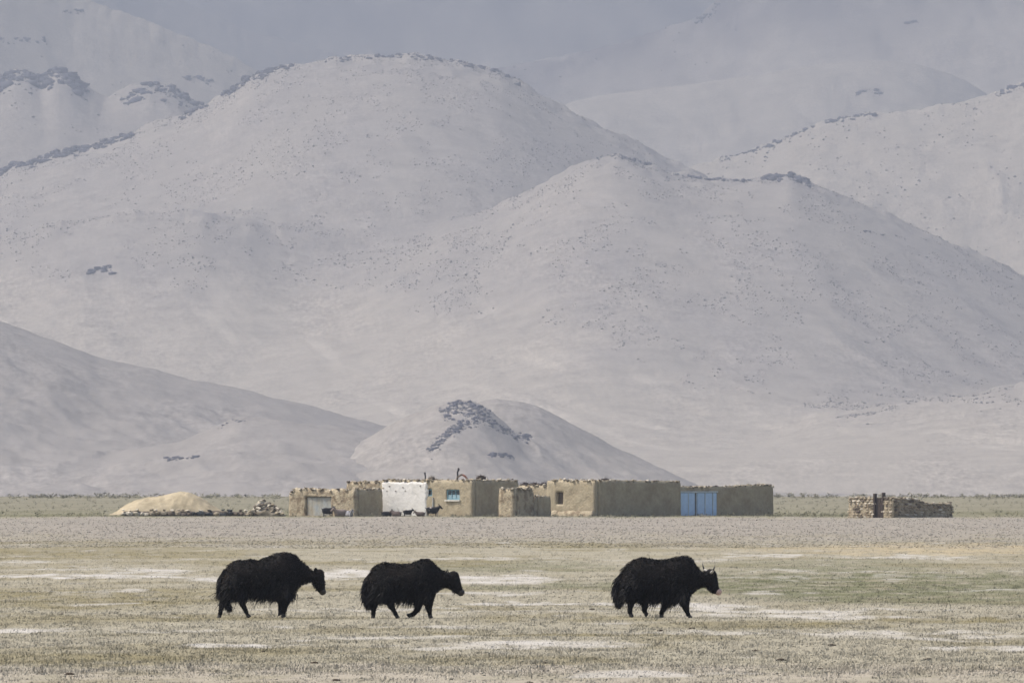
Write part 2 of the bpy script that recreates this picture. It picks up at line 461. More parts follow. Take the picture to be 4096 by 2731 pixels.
# mountain, top right: its dark upper part is cloud shadow put into the colour
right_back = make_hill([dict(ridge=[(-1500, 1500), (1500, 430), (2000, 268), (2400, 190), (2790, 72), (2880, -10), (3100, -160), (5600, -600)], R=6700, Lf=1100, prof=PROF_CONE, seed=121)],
    5600, 7000, 110, CLOUD_SHADE * .62, TAN2 * 1.15, 121, relief=5, rwave=80, apron_h=.80, streak=.2)
right_fan = make_hill([dict(ridge=[(-1500, 1500), (1900, 560), (2300, 400), (2650, 345), (3000, 305), (3300, 256), (3480, 238), (3600, 244), (3720, 266), (3840, 312), (3960, 382), (4100, 470), (4400, 600), (5600, 950)], R=6000, Lf=900, prof=PROF_CONE, seed=131, rough=.5, round_=90, kdet=.55)],
    5100, 6300, 90, TAN2 * 1.0, TAN2 * 1.12, 131, relief=6, rwave=60, streak=-.2)
left_back = make_hill([dict(ridge=[(-1500, -1200), (-200, -330), (280, -30), (420, 20), (620, 90), (880, 200), (1050, 290), (1200, 360), (1500, 520), (2500, 1000), (5600, 1500)], R=5700, Lf=900, prof=PROF_CONE, seed=141)],
    4800, 6000, 100, TAN, TAN2, 141, relief=3, rwave=60)
right_mid = make_hill([dict(ridge=[(-1500, 1700), (2200, 1000), (2600, 760), (2780, 662), (2880, 628), (3000, 598), (3150, 545), (3300, 482), (3480, 452), (3700, 432), (3900, 390), (4096, 330), (4300, 250), (5600, -100)], R=5000, Lf=900, prof=PROF_CONE, seed=151)],
    4100, 5300, 110, TAN * 1.08, TAN2 * 1.1, 151, relief=4.5, rwave=45)
left_mid = make_hill([dict(ridge=[(-1500, 300), (-300, 280), (0, 325), (60, 278), (115, 285), (165, 312), (195, 300), (222, 266), (275, 285), (340, 345), (420, 385), (490, 360), (590, 326), (700, 345), (790, 408), (900, 480), (1200, 640), (2000, 1100), (5600, 1700)], R=4750, Lf=700, prof=PROF_CONE, seed=161, rough=1.0, kdet=.8)],
    4050, 4950, 100, GREYB * 1.02, TAN, 161, relief=2.4, rwave=50)
main = make_hill([
    dict(ridge=[(-1500, 1000), (-300, 720), (0, 690), (45, 655), (110, 640), (250, 600), (400, 570), (540, 520), (730, 455), (820, 420), (900, 370), (1000, 302), (1120, 262), (1300, 236), (1480, 220), (1650, 215), (1850, 245), (2000, 282), (2100, 335), (2200, 398), (2400, 500), (2560, 575), (2700, 645), (2780, 682), (3000, 800), (3600, 1200), (5600, 1800)],
         R=4250, Lf=1150, prof=PROF_APRON, seed=171, kdet=.5),
    dict(ridge=[(-1500, 1960), (700, 1800), (1200, 1400), (1500, 1190), (1800, 960), (2000, 828), (2150, 738), (2280, 668), (2380, 630), (2450, 618), (2560, 640), (2700, 690), (2850, 714), (3000, 714), (3090, 704), (3160, 690), (3230, 718), (3400, 795), (3700, 920), (4096, 1098), (4400, 1230), (5600, 1700)],
         R=3800, Lf=900, prof=PROF_APRON, seed=181, kdet=.72),
    dict(ridge=[(-1500, 1100), (-300, 1000), (0, 950), (250, 890), (500, 850), (800, 850), (1000, 920), (1300, 1120), (1700, 1420), (2200, 1700), (2800, 1950), (5600, 1990)],
         R=3800, Lf=560, prof=PROF_APRON, seed=185, round_=60, back=.12),
    dict(ridge=[(-1500, 1990), (700, 1800), (1100, 1450), (1500, 1160), (1800, 1060), (2100, 1100), (2500, 1300), (3000, 1600), (3600, 1900), (5600, 1990)],
         R=3720, Lf=520, prof=PROF_APRON, seed=188, round_=60, back=.12),
    dict(ridge=[(-1500, 1990), (3000, 1970), (3300, 1780), (3700, 1640), (4096, 1550), (4500, 1450), (5600, 1300)],
         R=3150, Lf=420, prof=PROF_APRON, seed=189, round_=60, back=.10),
    ], 2650, 4420, 300, GREYB * 1.04, TAN2 * 1.02, 171, relief=1.2, rwave=50, k=24.0, streak=.16,
    fan=[(-500, 1050), (0, 1090), (300, 1150), (500, 1168), (700, 1150), (900, 1085), (1200, 1110), (1500, 1150), (1700, 1225), (1850, 1270), (2000, 1255), (2200, 1290), (2500, 1450), (2900, 1560), (3400, 1640), (4096, 1560), (4600, 1500)])
left_low = make_hill([
    dict(ridge=[(-1500, 700), (-300, 1180), (0, 1282), (250, 1372), (400, 1432), (850, 1530), (1200, 1612), (1480, 1684), (1700, 1760), (2400, 1960), (5600, 2010)], R=2700, Lf=560, prof=PROF_CONE, seed=191, rough=.35, round_=12),
    dict(ridge=[(-1500, 1800), (0, 1850), (400, 1830), (700, 1762), (860, 1702), (960, 1664), (1150, 1682), (1400, 1715), (1600, 1760), (1900, 1900), (2300, 1990), (5600, 2010)], R=2420, Lf=330, prof=PROF_CONE, seed=195, rough=.5, round_=12),
    ], 2050, 2800, 130, GREYB * .96, GREYB * 1.1, 191, relief=1.3, rwave=22, apron_h=.4, k=3.0, streak=.14)
knoll = make_hill([
    dict(ridge=[(-1500, 2010), (1200, 1900), (1450, 1760), (1550, 1700), (1650, 1660), (1750, 1612), (1830, 1594), (1900, 1600), (1960, 1640), (2100, 1760), (2400, 1960), (5600, 2010)], R=2380, Lf=260, prof=PROF_CONE, seed=201, rough=.5, round_=8),
    dict(ridge=[(-1500, 2010), (1500, 1900), (1750, 1660), (1900, 1612), (2000, 1598), (2080, 1605), (2150, 1622), (2280, 1690), (2450, 1782), (2600, 1850), (2720, 1905), (2850, 1965), (3100, 2010), (5600, 2010)], R=2460, Lf=320, prof=PROF_CONE, seed=205, rough=.4, round_=8),
    ], 2020, 2560, 120, GREYB * .98, TAN2 * .98, 201, relief=1.1, rwave=18, apron_h=.35, k=2.0, streak=.08)

# --- boulders lying on the slopes
def octa_batch(P, S, jit=.35, squash=.75):
    n = len(P)
    base = np.array([[1, 0, 0], [-1, 0, 0], [0, 1, 0], [0, -1, 0], [0, 0, 1], [0, 0, -1]], float)
    ang = rng.random(n) * 6.283
    B = np.repeat(base[None], n, 0) * (1 + jit * (rng.random((n, 6, 1)) * 2 - 1))
    B = B + jit * .5 * (rng.random((n, 6, 3)) * 2 - 1)
    ca, sa = np.cos(ang)[:, None], np.sin(ang)[:, None]
    Bx = B[..., 0] * ca - B[..., 1] * sa; By = B[..., 0] * sa + B[..., 1] * ca
    B = np.stack([Bx, By, B[..., 2] * squash], -1) * S[:, None, None]
    V = (B + P[:, None, :]).reshape(-1, 3)
    f = np.array([[0, 2, 4], [2, 1, 4], [1, 3, 4], [3, 0, 4], [2, 0, 5], [1, 2, 5], [3, 1, 5], [0, 3, 5]])
    Fc = (f[None] + (np.arange(n) * 6)[:, None, None]).reshape(-1, 3)
    return V, Fc

def boulders(h, n, tmin, smin, smax_, seed, thr=0.0, label='grey boulders strewn over the stony hillside'):
    u = rng.random(n * 6) * 5000 - 450
    i = (rng.random(n * 6) * len(h.d) * .97).astype(int)
    j = np.searchsorted(UU, u).clip(0, len(UU) - 1)
    i = np.minimum(i, len(h.d) - 2); fr = rng.random(len(i))
    X, T = h.X[i, j], h.t[i, j]
    D = h.D[i, j] * (1 - fr) + h.D[i + 1, j] * fr
    Z = h.z[i, j] * (1 - fr) + h.z[i + 1, j] * fr
    X = X + (rng.random(len(X)) - .5) * 1.5
    X = X.copy(); pat = fbm(X / 22 / HS, D / 80 / HS, 3, seed + 3) + .7 * noise(X / 6 / HS, D / 24 / HS, seed + 6)
    ok = (T > tmin) & (T < 1.01) & (h.kk[i, j] > .55) & (pat + .35 * (T - .5) > thr) & (Z > -4)
    X, D, Z = X[ok][:n], D[ok][:n], Z[ok][:n]
    S = HS * .62 * (smin * .6 + (smax_ - smin * .6) * rng.random(len(X)) ** 6)
    P = np.stack([X, D, Z + S * .2], -1)
    V, Fc = octa_batch(P, S)
    c0 = np.array([.235, .215, .205]) * (0.5 + .9 * rng.random(len(X)))[:, None]
    o = mesh_obj('boulders', V, Fc, M['boulder'], colors=np.repeat(c0, 6, 0))
    tag(o, label, 'boulders', kind='stuff')

boulders(main, 60000, .30, .20, .7, 301, .18, 'grey boulders strewn over the big central hill')
boulders(right_mid, 14000, .3, .3, 1.2, 311, .0, 'boulders scattered on the right-hand slope behind the saddle')
boulders(left_back, 5000, .3, .3, 1.2, 321, .1, 'boulders on the pale slope behind the rocky left peaks')
boulders(left_mid, 8000, .4, .3, 1.2, 331, .0, 'boulders below the rocky peaks of the left hill')
boulders(right_back, 2000, .3, .4, 1.4, 341, .15, 'boulders on the far shadow-toned mountainside')

# --- dark crags along the ridges
rock_meshes = []
def rock_mesh(seed, sub=1):
    import bmesh
    r = random.Random(seed)
    bm = bmesh.new()
    bmesh.ops.create_icosphere(bm, subdivisions=sub, radius=1.0)
    for v in bm.verts:
        v.co *= 1 + r.uniform(-.40, .36)
        v.co.z *= .8
    me = bpy.data.meshes.new('rock')
    bm.to_mesh(me); bm.free()
    return np.array([v.co[:] for v in me.vertices]), np.array([p.vertices[:] for p in me.polygons])
RK = [rock_mesh(s) for s in range(6)]

def crag(h, line, n, smin, smax_, spread, label, m='crag', flat=1.0):
    """a crag: a rough pile of angular rock following a line on the slope"""
    L = np.array(line, float)
    seg = np.concatenate([[0], np.cumsum(np.hypot(*np.diff(L, axis=0).T))])
    Vs, Fs, off = [], [], 0
    root = None
    for k_ in range(int(n * 1.7)):
        s = random.random() * seg[-1]
        px = np.interp(s, seg, L[:, 0]) + random.gauss(0, spread * .6)
        py = np.interp(s, seg, L[:, 1]) + abs(random.gauss(0, spread))
        p = np.array(on_hill(h, px, py))
        if root is None: root = p.copy()
        S = HS * .8 * (smin * .6 + (smax_ - smin * .6) * random.random() ** 2.6)
        v, f = RK[k_ % 6]
        a = random.random() * 6.28
        R_ = np.array([[math.cos(a), -math.sin(a), 0], [math.sin(a), math.cos(a), 0], [0, 0, 1]])
        vv = (v * [random.uniform(.7, 1.6), random.uniform(.7, 1.1), flat * random.uniform(.6, 1.35)]) @ R_.T * S + p + [0, 0, S * .05]
        Vs.append(vv); Fs.append(f + off); off += len(v)
    V = np.concatenate(Vs)
    o = empty('crag', tuple(root))
    tag(o, label, 'crag', 'dark crags on the hills')
    tag(mesh_obj('broken_rock', V, np.concatenate(Fs), M[m], parent=o, origin=tuple(root)), kind='stuff')
    return o

crag(left_mid, [(-40, 335), (60, 280), (115, 288), (165, 318)], 95, 1.0, 3.2, 26, 'dark crag topping the broad leftmost peak of the hills')
crag(left_mid, [(175, 305), (222, 268), (275, 290), (340, 345)], 100, 1.0, 3.4, 26, 'dark pointed crag on the sharp peak of the left hill')
crag(left_mid, [(500, 400), (590, 330), (700, 350), (790, 410)], 90, .7, 2.4, 24, 'dark crag on the rounded peak just left of the big hill')
crag(left_back, [(740, 310), (800, 300), (850, 320)], 22, .6, 2.0, 14, 'small dark crag on the pale slope above the saddle')
crag(left_back, [(0, 150), (80, 150), (180, 150)], 18, .6, 1.8, 14, 'faint dark crag on the high pale mountainside')
crag(left_back, [(250, 45), (330, 35)], 12, .6, 1.6, 12, 'small faint crag near the top of the pale mountainside')
crag(main, [(0, 695), (45, 655), (110, 642), (250, 602), (400, 572), (540, 522)], 150, .7, 2.3, 13, 'long dark rocky rib along the low left shoulder of the big hill')
crag(main, [(725, 465), (800, 425), (830, 420)], 28, .6, 1.8, 9, 'short dark crag at the notch on the left shoulder of the big hill')
crag(main, [(895, 375), (1000, 305), (1120, 263), (1160, 260)], 80, .7, 2.3, 14, 'dark crag on the steep upper left edge of the big hill')
crag(main, [(1290, 238), (1480, 222), (1650, 217), (1850, 247), (1900, 260), (2000, 285), (2080, 325)], 110, .4, 1.5, 9, 'dark rocks lining the rounded summit of the big hill')
crag(main, [(2380, 628), (2450, 617), (2530, 632), (2600, 660)], 34, .4, 1.4, 8, 'dark rocks on the low crest of the front spur')
crag(main, [(2680, 692), (2850, 716), (3000, 716)], 46, .4, 1.3, 7, 'dark rocks strung along the saddle of the front spur')
crag(main, [(3060, 706), (3130, 694), (3180, 698), (3230, 722)], 50, .7, 2.2, 14, 'dark crag capping the little peak of the front spur')
crag(right_mid, [(2880, 630), (3000, 600), (3150, 547), (3260, 500)], 60, .6, 1.7, 9, 'dark broken rib on the ridge behind the saddle')
crag(right_mid, [(3310, 482), (3380, 468), (3510, 452)], 34, .7, 1.9, 8, 'flat dark ledge on the ridge behind the saddle')
crag(right_mid, [(3980, 375), (4060, 345), (4140, 320)], 24, .8, 2.0, 9, 'dark crag high on the right-hand ridge')
crag(main, [(345, 1085), (400, 1075), (450, 1060)], 26, .5, 1.5, 9, 'lone dark crag low on the left flank of the big hill')
crag(main, [(3450, 920), (3530, 935), (3620, 950)], 16, .3, .9, 5, 'thin dark ledge on the right flank of the front spur')
crag(right_back, [(2790, 75), (2840, 55), (2880, 10)], 26, .8, 2.2, 10, 'dark rib near the crest of the far shadow-toned mountain')
crag(right_back, [(3620, 85), (3680, 80)], 12, .8, 2.0, 10, 'small dark crag high on the far shadow-toned mountainside')
crag(right_fan, [(3430, 360), (3500, 355), (3530, 370)], 18, .6, 1.8, 12, 'bluish crag in the pale bowl of the far fan')
crag(knoll, [(1770, 1640), (1830, 1600), (1900, 1612), (1960, 1650)], 170, .2, .8, 26, 'dark rock cap on the small knoll behind the houses')
crag(knoll, [(1900, 1670), (1840, 1690), (1770, 1740), (1720, 1790)], 150, .2, .75, 17, 'dark slanting rock band on the face of the small knoll')
crag(knoll, [(1850, 1650), (1960, 1680), (2060, 1730), (2120, 1745)], 120, .18, .7, 16, 'dark broken rocks on the right shoulder of the small knoll')
crag(knoll, [(1960, 1815), (2010, 1812), (2060, 1825)], 30, .3, .85, 8, 'low dark ledge near the foot of the small knoll')
crag(left_low, [(660, 1830), (740, 1828), (790, 1822)], 30, .3, .8, 7, 'low dark ledge on the slope left of the small knoll')
crag(left_low, [(870, 1705), (930, 1675), (990, 1680)], 18, .15, .45, 8, 'faint rocks on the low swell left of the small knoll')

# ------------------------------------------------------------------ mud houses
ANG = math.radians(40)
CA, SA = math.cos(ANG), math.sin(ANG)

def kx(px): return (px - 2048) / F

class Frame:
    """plan frame of a house: nearest corner, wall running left-back, wall running right-back"""
    def __init__(s, pxc, pxl, pxr, pytop, d, pad=0.0):
        s.d = d; s.X = kx(pxc) * d
        s.L = s.sl(pxl); s.R = s.sr(pxr)
        s.C = np.array([s.X, d]); s.eL = np.array([-CA, SA]); s.eR = np.array([SA, CA])
        s.nL = np.array([-SA, -CA]); s.nR = np.array([CA, -SA])
        s.h = CZ + (HY - pytop) / F * d
        s.z0 = gz(s.X, d) - .25
    def sl(s, px):
        k = kx(px); return (s.X - k * s.d) / (CA + k * SA)
    def sr(s, px):
        k = kx(px); return (k * s.d - s.X) / (SA - k * CA)
    def zl(s, sv, py): return CZ + (HY - py) / F * (s.d + sv * SA)
    def zr(s, sv, py): return CZ + (HY - py) / F * (s.d + sv * CA)

def wall_panel(parent, origin, p0, e, n, length, z0, top, thick, m, openings=(), amp=.03, seed=0, step=.22, name='wall', topjit=.05):
    """a mud wall with real openings; top may be a number or list of (s, z)"""
    if not isinstance(top, (list, tuple)): top = [(0, top), (length, top)]
    tp = np.array(top, float)
    zmax = tp[:, 1].max()
    S = set(np.round(np.linspace(0, length, max(2, int(length / step) + 1)), 4))
    Zs = set(np.round(np.linspace(z0, zmax, max(2, int((zmax - z0) / step) + 1)), 4))
    for (a, b, c, d_) in openings:
        S |= {round(a, 4), round(b, 4)}; Zs |= {round(c, 4), round(d_, 4)}
    S = np.array(sorted(S)); Zs = np.array(sorted(Zs))
    nS, nZ = len(S), len(Zs)
    SS, ZZ = np.meshgrid(S, Zs, indexing='ij')
    T = np.interp(SS, tp[:, 0], tp[:, 1]) + topjit * noise(SS / .35, SS * 0, seed + 40) + topjit * noise(SS / .12, SS * 0, seed + 44)
    Zr = z0 + (ZZ - z0) * (T - z0) / (zmax - z0)
    for (a, b, c, d_) in openings:
        q = (SS > a - .05) & (SS < b + .05) & (ZZ > c - .05) & (ZZ < d_ + .05)
        Zr = np.where(q, ZZ, Zr)
    disp = amp * (noise(SS / .7, ZZ / .5, seed) + .7 * noise(SS / .25, ZZ / .2, seed + 3))
    edge = .06 * ss(.25, 0, T - Zr)                       # worn, rounded top
    batter = .05 * (1 - (ZZ - z0) / (zmax - z0))
    out = disp - edge + batter
    Fr = np.stack([p0[0] + e[0] * SS + n[0] * out, p0[1] + e[1] * SS + n[1] * out, Zr], -1)
    Bk = np.stack([p0[0] + e[0] * SS - n[0] * (thick - edge), p0[1] + e[1] * SS - n[1] * (thick - edge), Zr], -1)
    V = np.concatenate([Fr.reshape(-1, 3), Bk.reshape(-1, 3)])
    off = nS * nZ
    idx = lambda i, j, b=0: i * nZ + j + b * off
    solid = np.ones((nS - 1, nZ - 1), bool)
    for (a, b, c, d_) in openings:
        sm = .5 * (S[:-1] + S[1:]); zm = .5 * (Zs[:-1] + Zs[1:])
        solid[np.ix_((sm > a) & (sm < b), (zm > c) & (zm < d_))] = False
    Fc = []
    def get(i, j): return 0 <= i < nS - 1 and 0 <= j < nZ - 1 and solid[i, j]
    for i in range(nS - 1):
        for j in range(nZ - 1):
            if not solid[i, j]: continue
            Fc.append((idx(i, j), idx(i + 1, j), idx(i + 1, j + 1), idx(i, j + 1)))
            Fc.append((idx(i, j, 1), idx(i, j + 1, 1), idx(i + 1, j + 1, 1), idx(i + 1, j, 1)))
            if not get(i - 1, j): Fc.append((idx(i, j), idx(i, j + 1), idx(i, j + 1, 1), idx(i, j, 1)))
            if not get(i + 1, j): Fc.append((idx(i + 1, j), idx(i + 1, j, 1), idx(i + 1, j + 1, 1), idx(i + 1, j + 1)))
            if not get(i, j - 1): Fc.append((idx(i, j), idx(i, j, 1), idx(i + 1, j, 1), idx(i + 1, j)))
            if not get(i, j + 1): Fc.append((idx(i, j + 1), idx(i + 1, j + 1), idx(i + 1, j + 1, 1), idx(i, j + 1, 1)))
    return mesh_obj(name, V, np.array(Fc), M[m], parent=parent, origin=origin)

def box_local(p0, e, n, s0, s1, o0, o1, z0, z1):
    """oriented box on a wall: along e from s0..s1, outwards n from o0..o1"""
    V = []
    for z in (z0, z1):
        for (s, o) in ((s0, o0), (s1, o0), (s1, o1), (s0, o1)):
            V.append((p0[0] + e[0] * s + n[0] * o, p0[1] + e[1] * s + n[1] * o, z))
    return V
BOXF = [(0, 3, 2, 1), (4, 5, 6, 7), (0, 1, 5, 4), (1, 2, 6, 5), (2, 3, 7, 6), (3, 0, 4, 7)]

def wbox(name, parent, origin, p0, e, n, s0, s1, o0, o1, z0, z1, m):
    return mesh_obj(name, box_local(p0, e, n, s0, s1, o0, o1, z0, z1), [tuple(f) for f in BOXF], M[m], parent=parent, origin=origin)

def frame_ring(name, parent, origin, p0, e, n, s0, s1, o0, o1, z0, z1, wd, m):
    V, Fc = [], []
    for (a, b, c, d_) in ((s0, s1, z0, z0 + wd), (s0, s1, z1 - wd, z1), (s0, s0 + wd, z0 + wd, z1 - wd), (s1 - wd, s1, z0 + wd, z1 - wd)):
        k_ = len(V)
        V += box_local(p0, e, n, a, b, o0, o1, c, d_)
        Fc += [tuple(i + k_ for i in f) for f in BOXF]
    return mesh_obj(name, V, Fc, M[m], parent=parent, origin=origin)

# shared stone meshes
STONE = {}
def stone_data(kind, v):
    key = (kind, v)
    if key not in STONE:
        vv, ff = RK[v % 6]
        me = bpy.data.meshes.new('stone_shape')
        me.from_pydata([tuple(x) for x in vv], [], [tuple(int(i) for i in f) for f in ff])
        me.materials.append(M[kind])
        STONE[key] = me
    return STONE[key]

def stone(parent, origin, p, size, kind, name='stone', rot=None):
    o = bpy.data.objects.new(name, stone_data(kind, random.randrange(6)))
    col.objects.link(o)
    o.parent = parent
    o.location = tuple(np.array(p) - np.array(origin))
    o.scale = size
    o.rotation_euler = rot if rot else (random.uniform(-.3, .3), random.uniform(-.3, .3), random.random() * 6.28)
    return o

def edge_stones(parent, origin, p0, e, n, length, ztop, count, kinds, smin=.04, smax_=.13):
    for _ in range(int(count * 2.2)):
        s = random.random() * length
        zt = ztop if not isinstance(ztop, list) else float(np.interp(s, [a for a, b in ztop], [b for a, b in ztop]))
        o = random.uniform(-.3, .05)
        r = random.uniform(smin, smax_)
        stone(parent, origin, (p0[0] + e[0] * s + n[0] * o, p0[1] + e[1] * s + n[1] * o, zt + random.uniform(-.09, .03)),
              (r * 1.35, r, r * .75), random.choice(kinds), name='roof_stone')

def roof_slab(parent, origin, f, L, R, z, seed, over=-.07, thick=.10, m='roof'):
    n1, n2 = max(3, int((L + 2 * over) / .3)), max(3, int((R + 2 * over) / .3))
    a = np.linspace(-over, L + over, n1); b = np.linspace(-over, R + over, n2)
    A, B = np.meshgrid(a, b, indexing='ij')
    P = f.C[None, None] + A[..., None] * f.eL + B[..., None] * f.eR
    zt = z - .04 + .05 * noise(P[..., 0] / .6, P[..., 1] / .6, seed) + .04 * noise(P[..., 0] / .2, P[..., 1] / .2, seed + 2)
    up = np.concatenate([P, zt[..., None]], -1).reshape(-1, 3)
    dn = np.concatenate([P, (np.full_like(zt, z - thick) + .03 * noise(P[..., 0] / .2, P[..., 1] / .2, seed + 5))[..., None]], -1).reshape(-1, 3)
    off = n1 * n2
    Fc = []
    for i in range(n1 - 1):
        for j in range(n2 - 1):
            k_ = i * n2 + j
            Fc.append((k_, k_ + n2, k_ + n2 + 1, k_ + 1)); Fc.append((k_ + off, k_ + off + 1, k_ + off + n2 + 1, k_ + off + n2))
    for i in range(n1 - 1):
        for j in (0, n2 - 1):
            k_ = i * n2 + j; Fc.append((k_, k_ + n2, k_ + n2 + off, k_ + off))
    for j in range(n2 - 1):
        for i in (0, n1 - 1):
            k_ = i * n2 + j; Fc.append((k_, k_ + 1, k_ + 1 + off, k_ + off))
    return mesh_obj('roof', up.tolist() + dn.tolist(), Fc, M[m], parent=parent, origin=origin)

def house(name, label, cat, pxc, pxl, pxr, pytop, d, seed, mL='mud', mR='mud', openL=(), openR=(), topL=None, topR=None,
          stones=(14, 14), kinds=('stone_pale', 'stone_mid', 'stone_mid', 'stone_dark', 'stone_pale'), roof=True, amp=.03, group=None, extraR=0.0, topjit=.08):
    f = Frame(pxc, pxl, pxr, pytop, d)
    org = (f.X, d, gz(f.X, d))
    root = empty(name, org)
    tag(root, label, cat, group)
    f.root, f.org = root, org
    tl = topL if topL else f.h; tr = topR if topR else f.h
    th = .38
    R = f.R + extraR
    wall_panel(root, org, f.C, f.eL, f.nL, f.L, f.z0, tl, th, mL, openL, amp, seed, topjit=topjit)
    wall_panel(root, org, f.C + f.eR * th, f.eR, f.nR, R - th, f.z0, tr if not isinstance(tr, list) else [(max(0, a - th), b) for a, b in tr], th, mR,
               [(a - th, b - th, c, e_) for a, b, c, e_ in openR], amp, seed + 50, topjit=topjit)
    # the two walls turned away
    A = f.C + f.eL * f.L; B_ = f.C + f.eR * R
    tA = tl[-1][1] if isinstance(tl, list) else tl
    tB = tr[-1][1] if isinstance(tr, list) else tr
    wall_panel(root, org, A + f.eR * th, f.eR, -f.nR, R - 2 * th, f.z0, min(tA, tB), th, mL, (), amp, seed + 60)
    wall_panel(root, org, B_ + f.eL * th, f.eL, -f.nL, f.L - th, f.z0, min(tA, tB), th, mR, (), amp, seed + 70)
    if roof:
        roof_slab(root, org, f, f.L, R, min(f.h, tA, tB) + .03, seed)
    zt = (f.h + .06)
    edge_stones(root, org, f.C, f.eL, f.nL, f.L, (tl if isinstance(tl, list) else zt), stones[0], kinds)
    edge_stones(root, org, f.C, f.eR, f.nR, R, (tr if isinstance(tr, list) else zt), stones[1], kinds)
    return f

def win(f, side, px0, px1, py0, py1):
    if side == 'L':
        a, b = sorted((f.sl(px0), f.sl(px1))); m_ = .5 * (a + b)
        return (a, b, f.zl(m_, py1), f.zl(m_, py0))
    a, b = sorted((f.sr(px0), f.sr(px1))); m_ = .5 * (a + b)
    return (a, b, f.zr(m_, py1), f.zr(m_, py0))

# house with the faded gate, at the left end of the row
g = Frame(1420, 1157, 1530, 1956, 842)
og = win(g, 'L', 1222, 1326, 1986, 2062)
fA = house('mud_house', 'low rough mud-brick house with a faded blue gate, left end of the row', 'house', 1420, 1157, 1530, 1956, 842, 1,
           mL='mud_rough', mR='mud', openL=[og], topL=[(0, g.h), (g.L * .45, g.h), (g.L * .75, g.h + .06), (g.L * .93, g.h + .02), (g.L, g.h - .35)],
           stones=(30, 10), amp=.05, topjit=.09, kinds=('stone_pale', 'stone_mid', 'stone_dark', 'stone_mid'))
gate = wbox('gate', fA.root, fA.org, fA.C, fA.eL, fA.nL, og[0] + .05, og[1] - .05, -.22, -.16, og[2], og[3] - .02, 'blue_faded')
for i in range(5):
    a = og[0] + .05 + (og[1] - og[0] - .1) * i / 5
    wbox('plank', gate, fA.org, fA.C, fA.eL, fA.nL, a + .01, a + (og[1] - og[0] - .1) / 5 - .01, -.157, -.12, og[2] + .02, og[3] - .04, 'blue_faded')

fB = house('mud_house', 'mud house with rough upper wall showing above the faded-gate house', 'house', 1590, 1386, 1640, 1928, 856, 2,
           mL='mud_rough', mR='mud_rough', stones=(18, 4), amp=.05, topjit=.08)

# the white-washed house
g = Frame(1890, 1527, 2073, 1920, 840)
o_big = win(g, 'L', 1785, 1840, 1957, 1998)
o_small = win(g, 'L', 1707, 1729, 1955, 1984)
fC = house('whitewashed_house', 'flat-roofed mud house with a white plastered wall and a teal window', 'house', 1890, 1527, 2073, 1920, 840, 3,
           openL=[o_big, o_small], stones=(30, 14), kinds=('stone_pale', 'stone_mid', 'stone_pale', 'stone_mid', 'stone_dark'))
# white plaster coat: ragged sheet, proud of the mud wall
def plaster(f, s0, s1, z0, z1, seed):
    ns, nz = 46, 30
    S = np.linspace(s0, s1, ns); 
    SS, TT = np.meshgrid(S, np.linspace(0, 1, nz), indexing='ij')
    top = z1 + .07 * noise(SS / .35, SS * 0, seed) + .03 * noise(SS / .1, SS * 0, seed + 1)
    bot = z0 + .12 * noise(SS / .5, SS * 0, seed + 2)
    ZZ = bot + (top - bot) * TT
    SS = SS + np.where(np.abs(SS - s0) < .3, .06 * noise(TT * 8, TT * 0, seed + 4) + .16 * ss(.86, 1.0, TT), 0)
    H = .075 + .012 * noise(SS / .4, ZZ / .4, seed + 5) + .05 * (1 - (ZZ - f.z0) / (f.h - f.z0))
    edge = (SS < S[1]) | (SS > S[-2]) | (TT < .02) | (TT > .98)
    H = np.where(edge, -.02, H)
    P = f.C[None, None] + SS[..., None] * f.eL + H[..., None] * f.nL
    V = np.concatenate([P, ZZ[..., None]], -1).reshape(-1, 3)
    mesh_obj('white_plaster', V, grid_faces(ns, nz), M['white'], parent=f.root, origin=f.org)
s0, s1 = fC.sl(1713), fC.sl(1527)
plaster(fC, s0, s1, fC.zl(2, 2068), fC.zl(3, 1927), 60)
wall_end = fC.sl(1527)
# blind holes where plaster has fallen
for (px, py) in ((1562, 1944), (1551, 1963), (1587, 1963), (1615, 1948), (1685, 1943), (1625, 1962)):
    s = fC.sl(px); z = fC.zl(s, py)
    stone(fC.root, fC.org, tuple(fC.C + fC.eL * s + fC.nL * .105) + (z,), (.05, .05, .06), 'stone_dark', name='plaster_hole', rot=(0, 0, 0))

def window(f, op, panes=2, fm='teal', lower='curtain', sill=True):
    e, n = f.eL, f.nL
    fr = frame_ring('window', f.root, f.org, f.C, e, n, op[0] + .015, op[1] - .015, -.14, -.06, op[2] + .01, op[3] - .01, .07, fm)
    wd = (op[1] - op[0] - .17) / panes
    for i in range(panes):
        a = op[0] + .085 + wd * i
        wbox('pane', fr, f.org, f.C, e, n, a + .015, a + wd - .015, -.125, -.105, op[2] + .08 + (op[3] - op[2]) * .42, op[3] - .08, 'glass')
        wbox('pane', fr, f.org, f.C, e, n, a + .015, a + wd - .015, -.125, -.105, op[2] + .08, op[2] + .05 + (op[3] - op[2]) * .42, lower)
    for i in range(1, panes):
        a = op[0] + .085 + wd * i
        wbox('mullion', fr, f.org, f.C, e, n, a - .02, a + .02, -.13, -.07, op[2] + .08, op[3] - .08, fm)
    if sill:
        wbox('window_sill', f.root, f.org, f.C, e, n, op[0] - .06, op[1] + .05, -.15, .14, op[2] - .10, op[2] + .004, 'sill')
window(fC, o_big, 3)
window(fC, o_small, 1, lower='glass', sill=False)
a = fC.sl(1735); wbox('window_post', fC.root, fC.org, fC.C, fC.eL, fC.nL, a - .04, a + .04, .0, .12, fC.zl(a, 2026), fC.zl(a, 1990), 'blue_faded')

